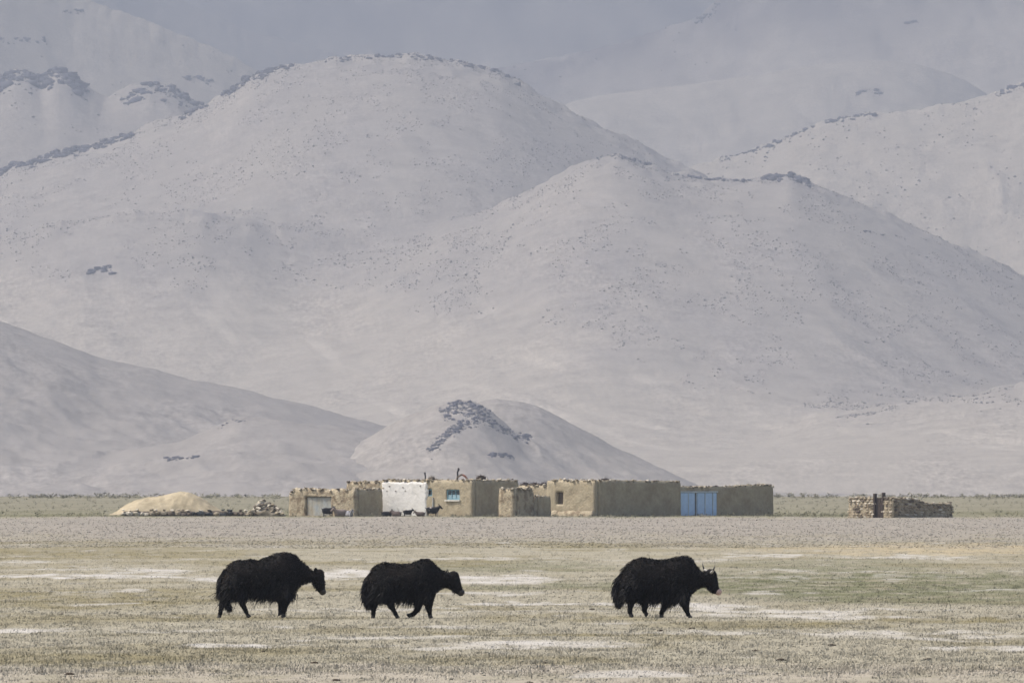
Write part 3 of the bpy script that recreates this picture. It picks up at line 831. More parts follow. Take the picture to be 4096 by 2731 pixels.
# little store in front, and its lower annex
fD = house('mud_store', 'small square mud store with rough lit wall in front of the houses', 'store', 2055, 1996, 2134, 1955, 828, 4,
           mL='mud_rough', mR='mud_rough', stones=(10, 16), amp=.05, topjit=.08)
fE = house('mud_annex', 'knee-low mud annex with rounded top beside the small store', 'annex', 2137, 2118, 2202, 1984, 830, 5,
           mL='mud_rough', mR='mud', stones=(3, 4), amp=.06, topjit=.08)

# long house
fF2 = house('mud_wall_house', 'lower mud house with brushwood on its roof, behind the small store', 'house', 2205, 2070, 2300, 1943, 846, 7, stones=(10, 2))
g = Frame(2380, 2188, 2722, 1921, 838)
o_n = win(g, 'L', 2226, 2254, 1968, 2016)
fF = house('long_mud_house', 'long windowless mud house with a dark niche in its short lit wall', 'house', 2380, 2188, 2722, 1921, 838, 6,
           openL=[o_n], stones=(22, 30), topR=[(0, g.h), (g.R * .2, g.h + .02), (g.R * .6, g.h - .02), (g.R * .9, g.h - .03), (g.R, g.h - .12)], amp=.035, topjit=.06)
wbox('niche_back', fF.root, fF.org, fF.C, fF.eL, fF.nL, o_n[0] - .05, o_n[1] + .05, -.36, -.26, o_n[2] - .05, o_n[3] + .05, 'stone_dark')
# pale plinth of the short wall
wall_panel(fF.root, fF.org, fF.C + fF.nL * .34, fF.eL, fF.nL, fF.L * .94, fF.z0, fF.z0 + .62, .30, 'mud_rough', (), .05, 77, name='plinth', topjit=.1)

# house with the blue gate
g = Frame(2702, 2660, 3092, 1945, 849)
o_g = win(g, 'R', 2712, 2866, 1967, 2068)
rr = g.R
fG = house('gate_house', 'long mud house with a bright blue metal gate at the right end of the row', 'house', 2702, 2660, 3092, 1945, 849, 8,
           openR=[o_g], stones=(4, 44), topR=[(0, g.h), (rr * .45, g.h), (rr * .8, g.h + .12), (rr * .97, g.h + .14), (rr, g.h + .02)],
           kinds=('stone_pale', 'stone_pale', 'stone_dark', 'stone_mid'), topjit=.05)
n_, e_ = fG.nR, fG.eR
gate = wbox('gate', fG.root, fG.org, fG.C, e_, n_, o_g[0] + .02, o_g[1] - .02, -.06, -.02, o_g[2], o_g[3] - .02, 'wood')
xs = [(2713, 2751), (2753, 2778), (2788, 2817), (2820, 2848), (2851, 2865)]
for (x0, x1) in xs:
    a, b = fG.sr(x0), fG.sr(x1)
    wbox('gate_panel', gate, fG.org, fG.C, e_, n_, a, b, -.018, .03, o_g[2] + .12, o_g[3] - .06, 'blue')
for x in (2752, 2783, 2819, 2850):
    a = fG.sr(x)
    wbox('gate_rail', gate, fG.org, fG.C, e_, n_, a - .03, a + .03, .032, .06, o_g[2] + .10, o_g[3] - .05, 'blue_rail')
wbox('lintel', fG.root, fG.org, fG.C, e_, n_, o_g[0] - .05, o_g[1] + .05, -.05, .09, o_g[3] - .03, o_g[3] + .05, 'blue_rail')

# ------------------------------------------------------------------ ruin at the right: walls of single stones
def ruin():
    f = Frame(3572, 3397, 3808, 1990, 800)
    f.z0 = gz(f.X, f.d) - .2
    org = (f.X, f.d, gz(f.X, f.d))
    root = empty('stone_ruin', org)
    tag(root, 'roofless rough stone hut with a dark plank door, standing apart on the gravel', 'ruin')
    door = win(f, 'L', 3497, 3532, 1985, 2090)
    th = .36
    topR = [(0, f.h), (f.R * .42, f.h - .02), (f.R * .47, f.h - .2), (f.R * .52, f.h - .33), (f.R, f.h - .33)]
    wall_panel(root, org, f.C, f.eL, f.nL, door[0], f.z0, f.h - .05, th, 'mud_rough', (), .03, 81)
    wall_panel(root, org, f.C + f.eL * door[1], f.eL, f.nL, f.L - door[1], f.z0, f.h - .06, th, 'mud_rough', (), .03, 82)
    wall_panel(root, org, f.C + f.eR * th, f.eR, f.nR, f.R - th, f.z0, [(max(0, a - th), b - .05) for a, b in topR], th, 'mud_rough', (), .03, 83)
    A = f.C + f.eL * f.L; B_ = f.C + f.eR * f.R
    wall_panel(root, org, A + f.eR * th, f.eR, -f.nR, f.R - 2 * th, f.z0, f.h - .4, th, 'mud_rough', (), .03, 84)
    wall_panel(root, org, B_ + f.eL * th, f.eL, -f.nL, f.L - th, f.z0, f.h - .4, th, 'mud_rough', (), .03, 85)
    def courses(e, n, length, top, skip=None, ch=.165, lmin=.2, lmax=.42):
        z = f.z0 + .15
        row = 0
        while True:
            hgt = ch * random.uniform(.85, 1.15)
            s = random.uniform(0, .1)
            any_ = False
            while s < length:
                l = random.uniform(lmin, lmax)
                m_ = s + l / 2
                zt = float(np.interp(m_, [a for a, b in top], [b for a, b in top])) + .03
                if z + hgt * .6 < zt and m_ < length and not (skip and skip[0] - .03 < m_ < skip[1] + .03):
                    any_ = True
                    p = f.C + e * m_ + n * random.uniform(-.07, .0)
                    stone(root, org, (p[0], p[1], z + hgt / 2), (l * .56, .13, hgt * .62),
                          random.choice(['stone_mid', 'stone_mid', 'stone_pale', 'stone_mid', 'stone_dark']),
                          rot=(random.uniform(-.12, .12), random.uniform(-.15, .15), math.atan2(e[1], e[0]) + random.uniform(-.12, .12)))
                s += l
            z += hgt; row += 1
            if not any_ or z > f.h + .1: break
    courses(f.eL, f.nL, f.L, [(0, f.h), (f.L, f.h - .04)], skip=(door[0], door[1]), lmin=.22)
    courses(f.eR, f.nR, f.R, topR, lmin=.3, lmax=.6)
    # capstones
    for _ in range(26):
        s = random.random() * f.L
        if door[0] - .1 < s < door[1] + .1: continue
        r = random.uniform(.06, .15)
        p = f.C + f.eL * s - f.nL * random.uniform(.05, .3)
        stone(root, org, (p[0], p[1], f.h + .02), (r * 1.3, r, r * .8), random.choice(['stone_pale', 'stone_mid']), name='capstone')
    for _ in range(30):
        s = random.random() * f.R
        r = random.uniform(.05, .12)
        p = f.C + f.eR * s - f.nR * random.uniform(.05, .3)
        stone(root, org, (p[0], p[1], float(np.interp(s, [a for a, b in topR], [b for a, b in topR]))), (r * 1.3, r, r * .7), random.choice(['stone_pale', 'stone_dark', 'stone_mid']), name='capstone')
    d_ = wbox('door', root, org, f.C, f.eL, f.nL, door[0] + .06, door[1] - .06, -.16, -.11, f.z0 + .1, f.h - .0, 'wood')
    for i in range(3):
        ww = (door[1] - door[0] - .12) / 3
        wbox('plank', d_, org, f.C, f.eL, f.nL, door[0] + .06 + ww * i + .008, door[0] + .06 + ww * (i + 1) - .008, -.108, -.075, f.z0 + .12, f.h - .02 - .03 * (i % 2), 'wood')
    wbox('door_post', root, org, f.C, f.eL, f.nL, door[0] - .05, door[0] + .07, -.2, .06, f.z0, f.h + .34, 'wood')
    wbox('door_post', root, org, f.C, f.eL, f.nL, door[1] - .07, door[1] + .05, -.2, .06, f.z0, f.h + .28, 'wood')
ruin()

# ------------------------------------------------------------------ things on the roofs
def tube(path, radii, seg=8):
    P = [Vector(p) for p in path]
    V, Fc = [], []
    for i, p in enumerate(P):
        t = (P[min(i + 1, len(P) - 1)] - P[max(i - 1, 0)]).normalized()
        a = t.cross(Vector((0, 1, 0.01))).normalized(); b = t.cross(a)
        for k_ in range(seg):
            an = 2 * math.pi * k_ / seg
            V.append(tuple(p + (a * math.cos(an) + b * math.sin(an)) * radii[i]))
    for i in range(len(P) - 1):
        for k_ in range(seg):
            Fc.append((i * seg + k_, i * seg + (k_ + 1) % seg, (i + 1) * seg + (k_ + 1) % seg, (i + 1) * seg + k_))
    Fc.append(tuple(range(seg))[::-1]); Fc.append(tuple((len(P) - 1) * seg + k_ for k_ in range(seg)))
    return V, Fc

def at(px, py, d):
    return np.array([kx(px) * d, d, CZ + (HY - py) / F * d])

zr = fC.h + .04
def roof_pt(px, d): return np.array([kx(px) * d, d, zr])

p = roof_pt(1701, 844.6)
root = empty('stovepipe', tuple(p)); tag(root, 'short straight black stovepipe above the small window of the white house', 'stovepipe')
V, Fc = tube([p + [0, 0, -.05], p + [.01, 0, .25], p + [-.03, 0, .46]], [.05, .05, .05]); mesh_obj('pipe', V, Fc, M['pipe'], parent=root, origin=tuple(p))
V, Fc = tube([p + [-.03, 0, .44], p + [-.04, 0, .52]], [.085, .03]); mesh_obj('cowl', V, Fc, M['pipe'], parent=root, origin=tuple(p))

p = roof_pt(1831, 842.5)
root = empty('stovepipe', tuple(p)); tag(root, 'tall crooked black stovepipe beside the bent red pole on the roof', 'stovepipe')
V, Fc = tube([p + [-.04, 0, -.05], p + [.0, 0, .3], p + [-.02, 0, .5], p + [.06, 0, .7]], [.07, .065, .055, .07]); mesh_obj('pipe', V, Fc, M['pipe'], parent=root, origin=tuple(p))
V, Fc = tube([p + [.06, 0, .68], p + [.05, 0, .82]], [.085, .05]); mesh_obj('cowl', V, Fc, M['pipe'], parent=root, origin=tuple(p))

p = roof_pt(1850, 842.2)
root = empty('hoop', tuple(p)); tag(root, 'bowed grey and red pole arching over the roof of the white house', 'pole')
V, Fc = tube([p + [-.46, 0, -.05], p + [-.3, 0, .2], p + [-.1, 0, .33], p + [.02, 0, .34]], [.05, .06, .065, .06]); mesh_obj('pole', V, Fc, M['stone_dark'], parent=root, origin=tuple(p))
V, Fc = tube([p + [.0, -.005, .345], p + [.17, -.005, .24], p + [.32, 0, .06], p + [.38, 0, -.04]], [.07, .075, .06, .03]); mesh_obj('red_wrapping', V, Fc, M['rust'], parent=root, origin=tuple(p))

def twig_heap(name, label, cat, p, wx, wy, h, n, m, seed, tw=.02):
    """a pile of crooked sticks over a lumpy core"""
    r = random.Random(seed)
    root = empty(name, tuple(p)); tag(root, label, cat)
    vv, ff = rock_mesh(seed + 90, 2)
    mesh_obj('core', vv * [wx * .9, wy * .9, h * .75] + p + [0, 0, h * .15], ff, M[m], parent=root, origin=tuple(p))
    V, Fc = [], []
    for _ in range(n):
        a = np.array([r.gauss(0, wx * .45), r.gauss(0, wy * .45), r.uniform(.1, .8) * h])
        dr = np.array([r.gauss(0, 1), r.gauss(0, 1), r.gauss(0, .45) + .15]); dr /= np.linalg.norm(dr)
        l = r.uniform(.15, .4)
        a[2] *= max(0.1, 1 - (a[0] / (wx * 1.2)) ** 2)
        b = a + dr * l
        k_ = len(V)
        q = np.cross(dr, [0, 0, 1]); q /= np.linalg.norm(q) + 1e-6; q2 = np.cross(dr, q)
        for c_ in (q, -.5 * q + .87 * q2, -.5 * q - .87 * q2): V.append(p + a + c_ * tw)
        V.append(p + b)
        Fc += [(k_, k_ + 1, k_ + 3), (k_ + 1, k_ + 2, k_ + 3), (k_ + 2, k_, k_ + 3)]
    mesh_obj('twigs', V, Fc, M[m], parent=root, origin=tuple(p))
    return root
twig_heap('brushwood_heap', 'small wispy heap of brown twigs on the roof beside the short stovepipe', 'brushwood', roof_pt(1727, 844.2), .24, .2, .28, 60, 'stone_dark', 1, .012)
twig_heap('dung_heap', 'dark brown heap of fuel at the roof corner of the white house', 'heap', roof_pt(1923, 842.3) , .36, .25, .34, 90, 'dung', 2)
for i, (px, label) in enumerate(((2100, 'dark brushwood bundle on the lower roof next to the white house'), (2140, 'dark brushwood bundle in the middle of the lower roof'), (2176, 'dark brushwood bundle on the lower roof next to the long house'))):
    p = np.array([kx(px) * 851, 851, fF2.h + .02])
    twig_heap('brushwood_bundle', label, 'brushwood', p, .36, .3, .24, 70, 'brush', 5 + i)
for i, (px, label) in enumerate(((2420, 'small dark clump of roof brush near the lit corner of the long house'), )):
    p = np.array([kx(px) * 840, 840, fF.h + .04]); twig_heap('roof_brush', label, 'brushwood', p, .3, .2, .12, 40, 'brush', 15 + i, .012)

# ------------------------------------------------------------------ mound, low wall and rubble at the left
def mound():
    d = 872.0
    xc = kx(690) * d
    base = gz(xc, d)
    nx, ny = 80, 26
    a = np.linspace(-4.6, 4.6, nx); b = np.linspace(-2.6, 2.6, ny)
    A, B = np.meshgrid(a, b, indexing='ij')
    prof = np.interp(A, [-4.6, -4.0, -3.2, -2.4, -1.6, -.8, 0, .6, 1.2, 2.0, 2.8, 3.6, 4.6], [0, .3, .85, 1.2, 1.32, 1.42, 1.62, 1.72, 1.66, 1.35, .8, .35, 0])
    z = prof * np.clip(1 - (B / 2.6) ** 2, 0, 1) ** .7
    z = z + (.07 * noise(A / .5, B / .5, 91) + .04 * noise(A / .17, B / .17, 92)) * (z > .05) - .06
    V = np.stack([A + xc, B + d, z + base], -1).reshape(-1, 3)
    o = mesh_obj('straw_mound', V, grid_faces(nx, ny), M['straw'], origin=(xc, d, base))
    tag(o, 'broad straw-coloured mound behind the low dark wall', 'mound')
mound()

def low_wall():
    d = 846.0
    x0, x1 = kx(482) * d, kx(985) * d
    org = (.5 * (x0 + x1), d, gz(.5 * (x0 + x1), d))
    root = empty('low_stone_wall', org)
    tag(root, 'knee-high dark stone wall in front of the straw mound', 'wall')
    wall_panel(root, org, np.array([x0 + .2, d]), np.array([1.0, 0]), np.array([0, -1.0]), x1 - x0 - .4, org[2] - .2, org[2] + .34, .3, 'stone_dark', (), .04, 95, name='core', topjit=.08)
    x = x0
    dark = [(600, 640, 'stone_mid'), (655, 690, 'stone_dark'), (730, 760, 'stone_dark'), (765, 812, 'slate'), (818, 850, 'slate'), (880, 922, 'slate'), (935, 950, 'stone_dark'), (958, 985, 'stone_dark')]
    while x < x1:
        l = random.uniform(.3, .62)
        px = 2048 + (x + l / 2) / d * F
        kind = 'stone_pale' if px < 640 else 'stone_mid'
        for a, b, k_ in dark:
            if a < px < b: kind = k_
        hh = random.uniform(.17, .24)
        stone(root, org, (x + l / 2, d - .1, org[2] + hh * .8), (l * .52, .2, hh), kind, rot=(0, random.uniform(-.1, .1), random.uniform(-.2, .2)))
        if random.random() < .8:
            r = random.uniform(.07, .13)
            stone(root, org, (x + l / 2 + random.uniform(-.1, .1), d, org[2] + .38 + random.uniform(0, .06)), (r * 1.8, r * 1.3, r), random.choice(['stone_pale', 'stone_pale', kind]))
        x += l * .95
low_wall()

def rubble():
    d = 844.0
    xc = kx(1062) * d
    org = (xc, d, gz(xc, d))
    root = empty('rubble_heap', org)
    tag(root, 'heap of pale and brown rubble between the low dark wall and the houses', 'rubble')
    vv, ff = rock_mesh(61, 3)
    vv = vv * [1.05, .8, .85]; vv[:, 2] = np.maximum(vv[:, 2], -.1)
    mesh_obj('core', vv + np.array(org), ff, M['stone_mid'], parent=root, origin=org)
    for i in range(120):
        u = random.uniform(-1.25, 1.25)
        zt = .98 * float(np.interp(u, [-1.25, -.9, -.5, -.15, .3, .7, 1.0, 1.25], [.15, .45, .9, 1.18, .95, .78, .4, .1]))
        z = zt * random.random() ** .5
        y = -(1 - z / 1.25) * random.uniform(.3, .9) if random.random() < .8 else random.uniform(0, .6)
        r = random.uniform(.07, .2)
        kind = 'stone_pale' if z > zt - .15 and random.random() < .6 else random.choice(['stone_mid', 'stone_dark', 'stone_mid', 'stone_pale'])
        stone(root, org, (xc + u, d + y, org[2] + z), (r * 1.2, r, r * .85), kind)
rubble()

# ------------------------------------------------------------------ signed-distance bodies (one continuous skin per animal)
def surface_nets(D, h, o):
    s = D < 0
    nx, ny, nz = D.shape
    acc = np.zeros((nx - 1, ny - 1, nz - 1, 3)); cnt = np.zeros((nx - 1, ny - 1, nz - 1))
    cor = [(i, j, k) for i in (0, 1) for j in (0, 1) for k in (0, 1)]
    sl = lambda c: tuple(slice(c[a], D.shape[a] - 1 + c[a]) for a in range(3))
    for a in range(3):
        for c in cor:
            if c[a]: continue
            c2 = list(c); c2[a] = 1; c2 = tuple(c2)
            A, B = D[sl(c)], D[sl(c2)]
            x = (A < 0) != (B < 0)
            t = np.where(x, A / np.where(x, A - B, 1), 0)
            p = np.zeros(A.shape + (3,)); p[...] = c
            p[..., a] += t
            acc += np.where(x[..., None], p, 0); cnt += x
    act = cnt > 0
    ids = -np.ones(act.shape, np.int64); ids[act] = np.arange(act.sum())
    V = (np.argwhere(act) + acc[act] / cnt[act][:, None]) * h + o
    Fs = []
    for a in range(3):
        b, c = (a + 1) % 3, (a + 2) % 3
        lo = [slice(1, D.shape[q] - 1) for q in range(3)]; lo[a] = slice(0, D.shape[a] - 1)
        hi = list(lo); hi[a] = slice(1, D.shape[a])
        A, B = s[tuple(lo)], s[tuple(hi)]
        for flip in (False, True):
            m_ = (A & ~B) if not flip else (~A & B)
            q = np.argwhere(m_)
            q[:, b] += 1; q[:, c] += 1
            def cell(db, dc):
                r = q.copy(); r[:, b] += db; r[:, c] += dc
                return ids[r[:, 0], r[:, 1], r[:, 2]]
            quad = np.stack([cell(-1, -1), cell(0, -1), cell(0, 0), cell(-1, 0)], 1)
            Fs.append(quad[:, ::-1] if flip else quad)
    return V, np.concatenate(Fs)

def sd_cone(P, a, b, ra, rb):
    a = np.array(a); b = np.array(b)
    ab = b - a
    t = np.clip(((P - a) @ ab) / (ab @ ab + 1e-9), 0, 1)
    return np.linalg.norm(P - a - t[..., None] * ab, axis=-1) - (ra + (rb - ra) * t)

def smin(a, b, k):
    h = np.clip(0.5 + 0.5 * (b - a) / k, 0, 1)
    return b + (a - b) * h - k * h * (1 - h)

def sd_loft(P, sec):
    S = np.array(sec, float)
    x = P[..., 0]
    xs = np.linspace(S[0, 0], S[-1, 0], 200)
    ip = []
    for k_ in (1, 2, 3):
        v = np.interp(xs, S[:, 0], S[:, k_]); v = np.convolve(np.pad(v, 6, mode='edge'), np.ones(13) / 13, 'valid'); ip.append(np.interp(x, xs, v))
    top, bot, wd = ip
    zc, hh = .5 * (top + bot), .5 * (top - bot)
    k_ = np.sqrt((P[..., 1] / wd) ** 2 + ((P[..., 2] - zc) / hh) ** 2)
    d = (k_ - 1) * np.minimum(wd, hh)
    end = np.maximum(S[0, 0] - x, x - S[-1, 0])
    return np.maximum(d, end)

# ------------------------------------------------------------------ yaks
YS = 760.0
def yak(name_label, src_x0, gy, sections, head, legs, tail, ear, horns=None, muzzle='muzzle_dark', seed=0, nhair=15000, skirt=.09, D=None, beard=.035):
    """all shapes in zoomed side-view units (1 unit = 1/760 m); legs: (side, [(x, y, r), ...])"""
    r = np.random.default_rng(seed)
    X0 = kx(src_x0) * D
    gzz = gz(X0, D)
    org = (X0, D, gzz)
    def c(x, y, s=0.0): return np.array([(x - 1176) / YS, s, (gy - y) / YS])
    root = empty('yak', org)
    tag(root, name_label, 'yak', 'black yaks walking in line over the dry grass')
    h = .024
    lo = np.array([-1.35, -.52, -.06]); hi = np.array([1.2, .52, 1.5])
    n = ((hi - lo) / h).astype(int)
    G = np.stack(np.meshgrid(*[lo[a] + h * np.arange(n[a]) for a in range(3)], indexing='ij'), -1)
    sec = [((x - 1176) / YS, (gy - t) / YS, (gy - b + 28) / YS, w_ / YS) for x, t, b, w_ in sections]
    d = sd_loft(G, sec)
    hd = None
    for (x1, y1, r1), (x2, y2, r2) in zip(head[:-1], head[1:]):
        q = sd_cone(G * [1, 1.12, 1], c(x1, y1), c(x2, y2), r1 / YS, r2 / YS)
        hd = q if hd is None else smin(hd, q, .03)
    d = smin(d, hd, .07)
    hooves = []
    for side, pts in legs:
        lg = None
        m_ = len(pts)
        for i in range(m_ - 1):
            (x1, y1, r1), (x2, y2, r2) = pts[i], pts[i + 1]
            sp = .17 if side else .17
            s1 = (sp - .02 * (i == 0)) * side; s2 = (sp - .0) * side
            q = sd_cone(G, c(x1, y1, s1), c(x2, y2, s2), r1 / YS, r2 / YS)
            lg = q if lg is None else smin(lg, q, .025)
        d = smin(d, lg, .05)
        hooves.append((pts[-2], pts[-1], side * .17))
    V, Q = surface_nets(d, h, lo)
    # one smoothing pass
    for _ in range(2):
        acc = np.zeros_like(V); cn = np.zeros(len(V))
        for k_ in range(4):
            a_, b_ = Q[:, k_], Q[:, (k_ + 1) % 4]
            np.add.at(acc, a_, V[b_]); np.add.at(cn, a_, 1)
            np.add.at(acc, b_, V[a_]); np.add.at(cn, b_, 1)
        V = V * .5 + .5 * acc / cn[:, None]
    body = mesh_obj('body', V + org, Q, M['yak'], parent=root, origin=org, smooth=True)
    # --- coat: hair locks grown on the skin
    T = np.concatenate([Q[:, [0, 1, 2]], Q[:, [0, 2, 3]]])
    A, B, Cc = V[T[:, 0]], V[T[:, 1]], V[T[:, 2]]
    nn = np.cross(B - A, Cc - A); ar = np.linalg.norm(nn, axis=1)
    pick = r.choice(len(T), nhair, p=ar / ar.sum())
    b1, b2 = r.random(nhair), r.random(nhair)
    sw = b1 + b2 > 1; b1[sw], b2[sw] = 1 - b1[sw], 1 - b2[sw]
    P = A[pick] + (B - A)[pick] * b1[:, None] + (Cc - A)[pick] * b2[:, None]
    Nn = nn[pick] / ar[pick][:, None]
    hx0 = (head[0][0] - 1176) / YS - .09
    x, z = P[:, 0], P[:, 2]
    xr = (sections[0][0] - 1176) / YS; 
    bot = np.interp(x, [q[0] for q in sec], [q[2] for q in sec]); top = np.interp(x, [q[0] for q in sec], [q[1] for q in sec])
    rel = (z - bot) / (top - bot)
    L = .035 + skirt * ss(.62, .10, rel)                         # longer towards the belly
    L = L + (.035 + .05 * np.clip(fbm(x * 7, P[:, 1] * 4, 3, seed + 2), -.4, 1)) * ss(.82, 1.0, rel)                            # tousled crest
    hm = np.array(head, float)
    hp = np.stack([(hm[:, 0] - 1176) / YS, (gy - hm[:, 1]) / YS], -1)
    mdist = np.hypot(x - hp[-1, 0], z - hp[-1, 1])
    L = np.where(x > hx0, (.018 + beard * (Nn[:, 2] < -.35)) * ss(.06, .16, mdist) + .004, L)
    up_leg = ss(.30, .55, z)
    L = np.where(rel < 0, .015 + .115 * up_leg, L)
    xn = (head[0][0] - 340 - 1176) / YS
    L = L * (1 - .72 * ss(xn - .08, xn + .08, x) * ss(.75, .4, rel))        # throat and brisket are smoother
    L = L * (.55 + .9 * r.random(nhair))
    low = ((rel < .18) & (rel > -.5) & (x < xn - .05) & (z > .3))
    L = np.where(low, L * (1.0 + 1.3 * r.random(nhair) ** 3) * (1 + .45 * np.clip(fbm(x * 6, P[:, 1] * 3, 2, seed + 4), -1, 1)), L)
    gdir = np.stack([np.full(nhair, -.45), np.zeros(nhair), np.full(nhair, -.85)], -1)
    gdir[:, 0] += np.where(rel > .8, -.5, 0)
    gdir = gdir + .25 * r.normal(size=(nhair, 3))
    clump = np.stack([noise(P[:, 0] * 9, P[:, 2] * 9 + P[:, 1] * 5, 3), noise(P[:, 0] * 9, P[:, 2] * 9 + P[:, 1] * 5, 7), 0 * x], -1)
    gdir = gdir + clump * .55
    d0 = Nn * .8 + gdir * .55
    crest = (rel > .86) & (x < hx0)
    d0 = np.where(crest[:, None], Nn * .9 + .45 * r.normal(size=(nhair, 3)) + np.array([-.35, 0, 0]), d0)
    d0 /= np.linalg.norm(d0, axis=1)[:, None]
    d1 = d0 * .35 + gdir; d1 /= np.linalg.norm(d1, axis=1)[:, None]
    wv = np.cross(d1, r.normal(size=(nhair, 3))); wv /= np.linalg.norm(wv, axis=1)[:, None]
    wd = (.0045 + .006 * r.random(nhair))[:, None]
    p0 = P - Nn * .012
    p1 = P + d0 * (L * .45)[:, None]
    p2 = p1 + d1 * (L * .6)[:, None]
    p2[:, 2] = np.maximum(p2[:, 2], .02)
    bare = (mdist < .105)[:, None]
    p0, p1, p2 = np.where(bare, P - Nn * .03, p0), np.where(bare, P - Nn * .028, p1), np.where(bare, P - Nn * .026, p2)
    HV = np.stack([p0 - wv * wd, p0 + wv * wd, p1 - wv * wd * .8, p1 + wv * wd * .8, p2], 1).reshape(-1, 3)
    k5 = (np.arange(nhair) * 5)[:, None]
    HF = np.concatenate([k5 + [0, 1, 3], k5 + [0, 3, 2], k5 + [2, 3, 4]])
    brown = np.clip(.3 + .9 * fbm(P[:, 0] * 3, P[:, 2] * 3, 3, seed), 0, 1) * ss(.35, .8, rel)
    lite = ss(.15, .75, fbm(P[:, 0] * 4.5 + 3, P[:, 2] * 5, 3, seed + 8)) * ss(.35, .7, rel)
    hc = (np.array([.0062, .0058, .0058]) + np.array([.024, .016, .0105]) * brown[:, None] + .034 * lite[:, None]) * (.5 + 1.0 * r.random(nhair))[:, None]
    tag(mesh_obj('coat', HV + org, HF, M['yak_hair'], parent=root, origin=org, colors=np.repeat(hc, 5, 0)), kind='stuff')
    # --- tail: a rope of hair
    tp = np.array([c(x_, y_) for x_, y_, _ in tail]); trr = np.array([q[2] / YS for q in tail])
    m_ = 1500
    s_ = r.random(m_) ** .8
    li = np.linspace(0, 1, len(tp))
    def along(s): return np.stack([np.interp(s, li, tp[:, a]) for a in range(3)], -1)
    rad = np.interp(s_, li, trr)
    ph = r.random(m_) * 6.283
    p0 = along(s_) + np.stack([np.cos(ph) * rad * .7, np.sin(ph) * rad * .8, 0 * ph], -1)
    s2 = np.minimum(s_ + .14 + .1 * r.random(m_), 1.0)
    rad2 = np.interp(s2, li, trr)
    p1 = along(s2) + np.stack([np.cos(ph) * rad2, np.sin(ph) * rad2 * .9, 0 * ph], -1) + .012 * r.normal(size=(m_, 3))
    p2 = p1 + (along(np.minimum(s2 + .05, 1)) - along(s2 - .05)) * .8 + np.array([0, 0, -.06]) + .034 * r.normal(size=(m_, 3))
    wv = np.cross(p1 - p0, r.normal(size=(m_, 3))); wv /= np.linalg.norm(wv, axis=1)[:, None] + 1e-9
    wd = .009
    HV = np.stack([p0 - wv * wd, p0 + wv * wd, p1 - wv * wd, p1 + wv * wd, p2], 1).reshape(-1, 3)
    k5 = (np.arange(m_) * 5)[:, None]
    HF = np.concatenate([k5 + [0, 1, 3], k5 + [0, 3, 2], k5 + [2, 3, 4]])
    hc = np.array([.008, .0078, .0085]) * (.6 + .9 * r.random(m_))[:, None]
    tl = mesh_obj('tail', HV + org, HF, M['yak_hair'], parent=root, origin=org, colors=np.repeat(hc, 5, 0))
    tv, tf = tube([tuple(q) for q in tp], [max(.02, q * .75) for q in trr[:-1]] + [.015], 8)
    mesh_obj('tail_core', np.array(tv) + org, tf, M['yak'], parent=tl, origin=org, smooth=True)
    # --- hooves
    for (x1, y1, r1), (x2, y2, r2), s in hooves:
        a_ = c(x1, y1, s); b_ = c(x2, y2, s)
        dr = b_ - a_; dr /= np.linalg.norm(dr)
        fw = np.array([1.0, 0, 0]) - dr * dr[0]; fw /= np.linalg.norm(fw)
        path = [b_ - dr * .035, b_ + dr * .02, b_ + dr * .045 + fw * .012]
        hv, hf = tube([tuple(q) for q in path], [r2 / YS * 1.05, r2 / YS * 1.25, r2 / YS * 1.35], 10)
        hv = np.array(hv); hv[:, 2] = np.maximum(hv[:, 2], .0)
        mesh_obj('hoof', hv + org, hf, M['hoof'], parent=root, origin=org)
    # --- ears
    for s in (-1, 1):
        (ex, ey), (tx, ty) = ear
        base = c(ex, ey, s * .085); tip = c(tx, ty, s * .185)
        ax = tip - base; ll = np.linalg.norm(ax); ax /= ll
        sd_ = np.cross(ax, [0, 1.0 * s, .3]); sd_ /= np.linalg.norm(sd_)
        up = np.cross(ax, sd_)
        ev, ef = [], []
        for i, (t_, wv_) in enumerate(((0, .022), (.3, .04), (.6, .042), (.85, .026), (1.0, .004))):
            for k_ in range(6):
                an = k_ / 6 * 6.283
                ev.append(base + ax * t_ * ll + sd_ * math.cos(an) * wv_ + up * math.sin(an) * wv_ * .35)
        for i in range(4):
            for k_ in range(6):
                ef.append((i * 6 + k_, i * 6 + (k_ + 1) % 6, i * 6 + 6 + (k_ + 1) % 6, i * 6 + 6 + k_))
        mesh_obj('ear', np.array(ev) + org, ef, M['yak'], parent=root, origin=org, smooth=True)
    # --- muzzle, eyes
    (hx, hy, hr), (h2x, h2y, h2r) = head[-2], head[-1]
    a_ = c(hx, hy); b_ = c(h2x, h2y); dr = (b_ - a_) / np.linalg.norm(b_ - a_)
    rr_ = h2r / YS
    mv, mf = tube([tuple(b_ - dr * rr_ * .7), tuple(b_ - dr * rr_ * .2), tuple(b_ + dr * rr_ * .4), tuple(b_ + dr * rr_ * .9), tuple(b_ + dr * rr_ * 1.25)], [rr_ * 1.02, rr_ * 1.12, rr_ * 1.1, rr_ * .88, rr_ * .4], 12)
    mz = mesh_obj('muzzle', np.array(mv) + org, mf, M[muzzle], parent=root, origin=org, smooth=True)
    for s in (-1, 1):
        q = b_ + dr * rr_ * .82 + np.array([0, s * rr_ * .45, .3 * rr_])
        vv, ff = RK[0]
        mesh_obj('nostril', vv * .008 + q + org, ff, M['eye'], parent=mz, origin=org)
        (h0x, h0y, h0r) = head[0]; (h1x, h1y, h1r) = head[1]
        e_ = c(h0x, h0y) * .5 + c(h1x, h1y) * .5 + np.array([.02, s * (.5 * (h0r + h1r) / YS) * .88, .01])
        mesh_obj('eye', vv * .016 + e_ + org, ff, M['eye'], parent=root, origin=org)
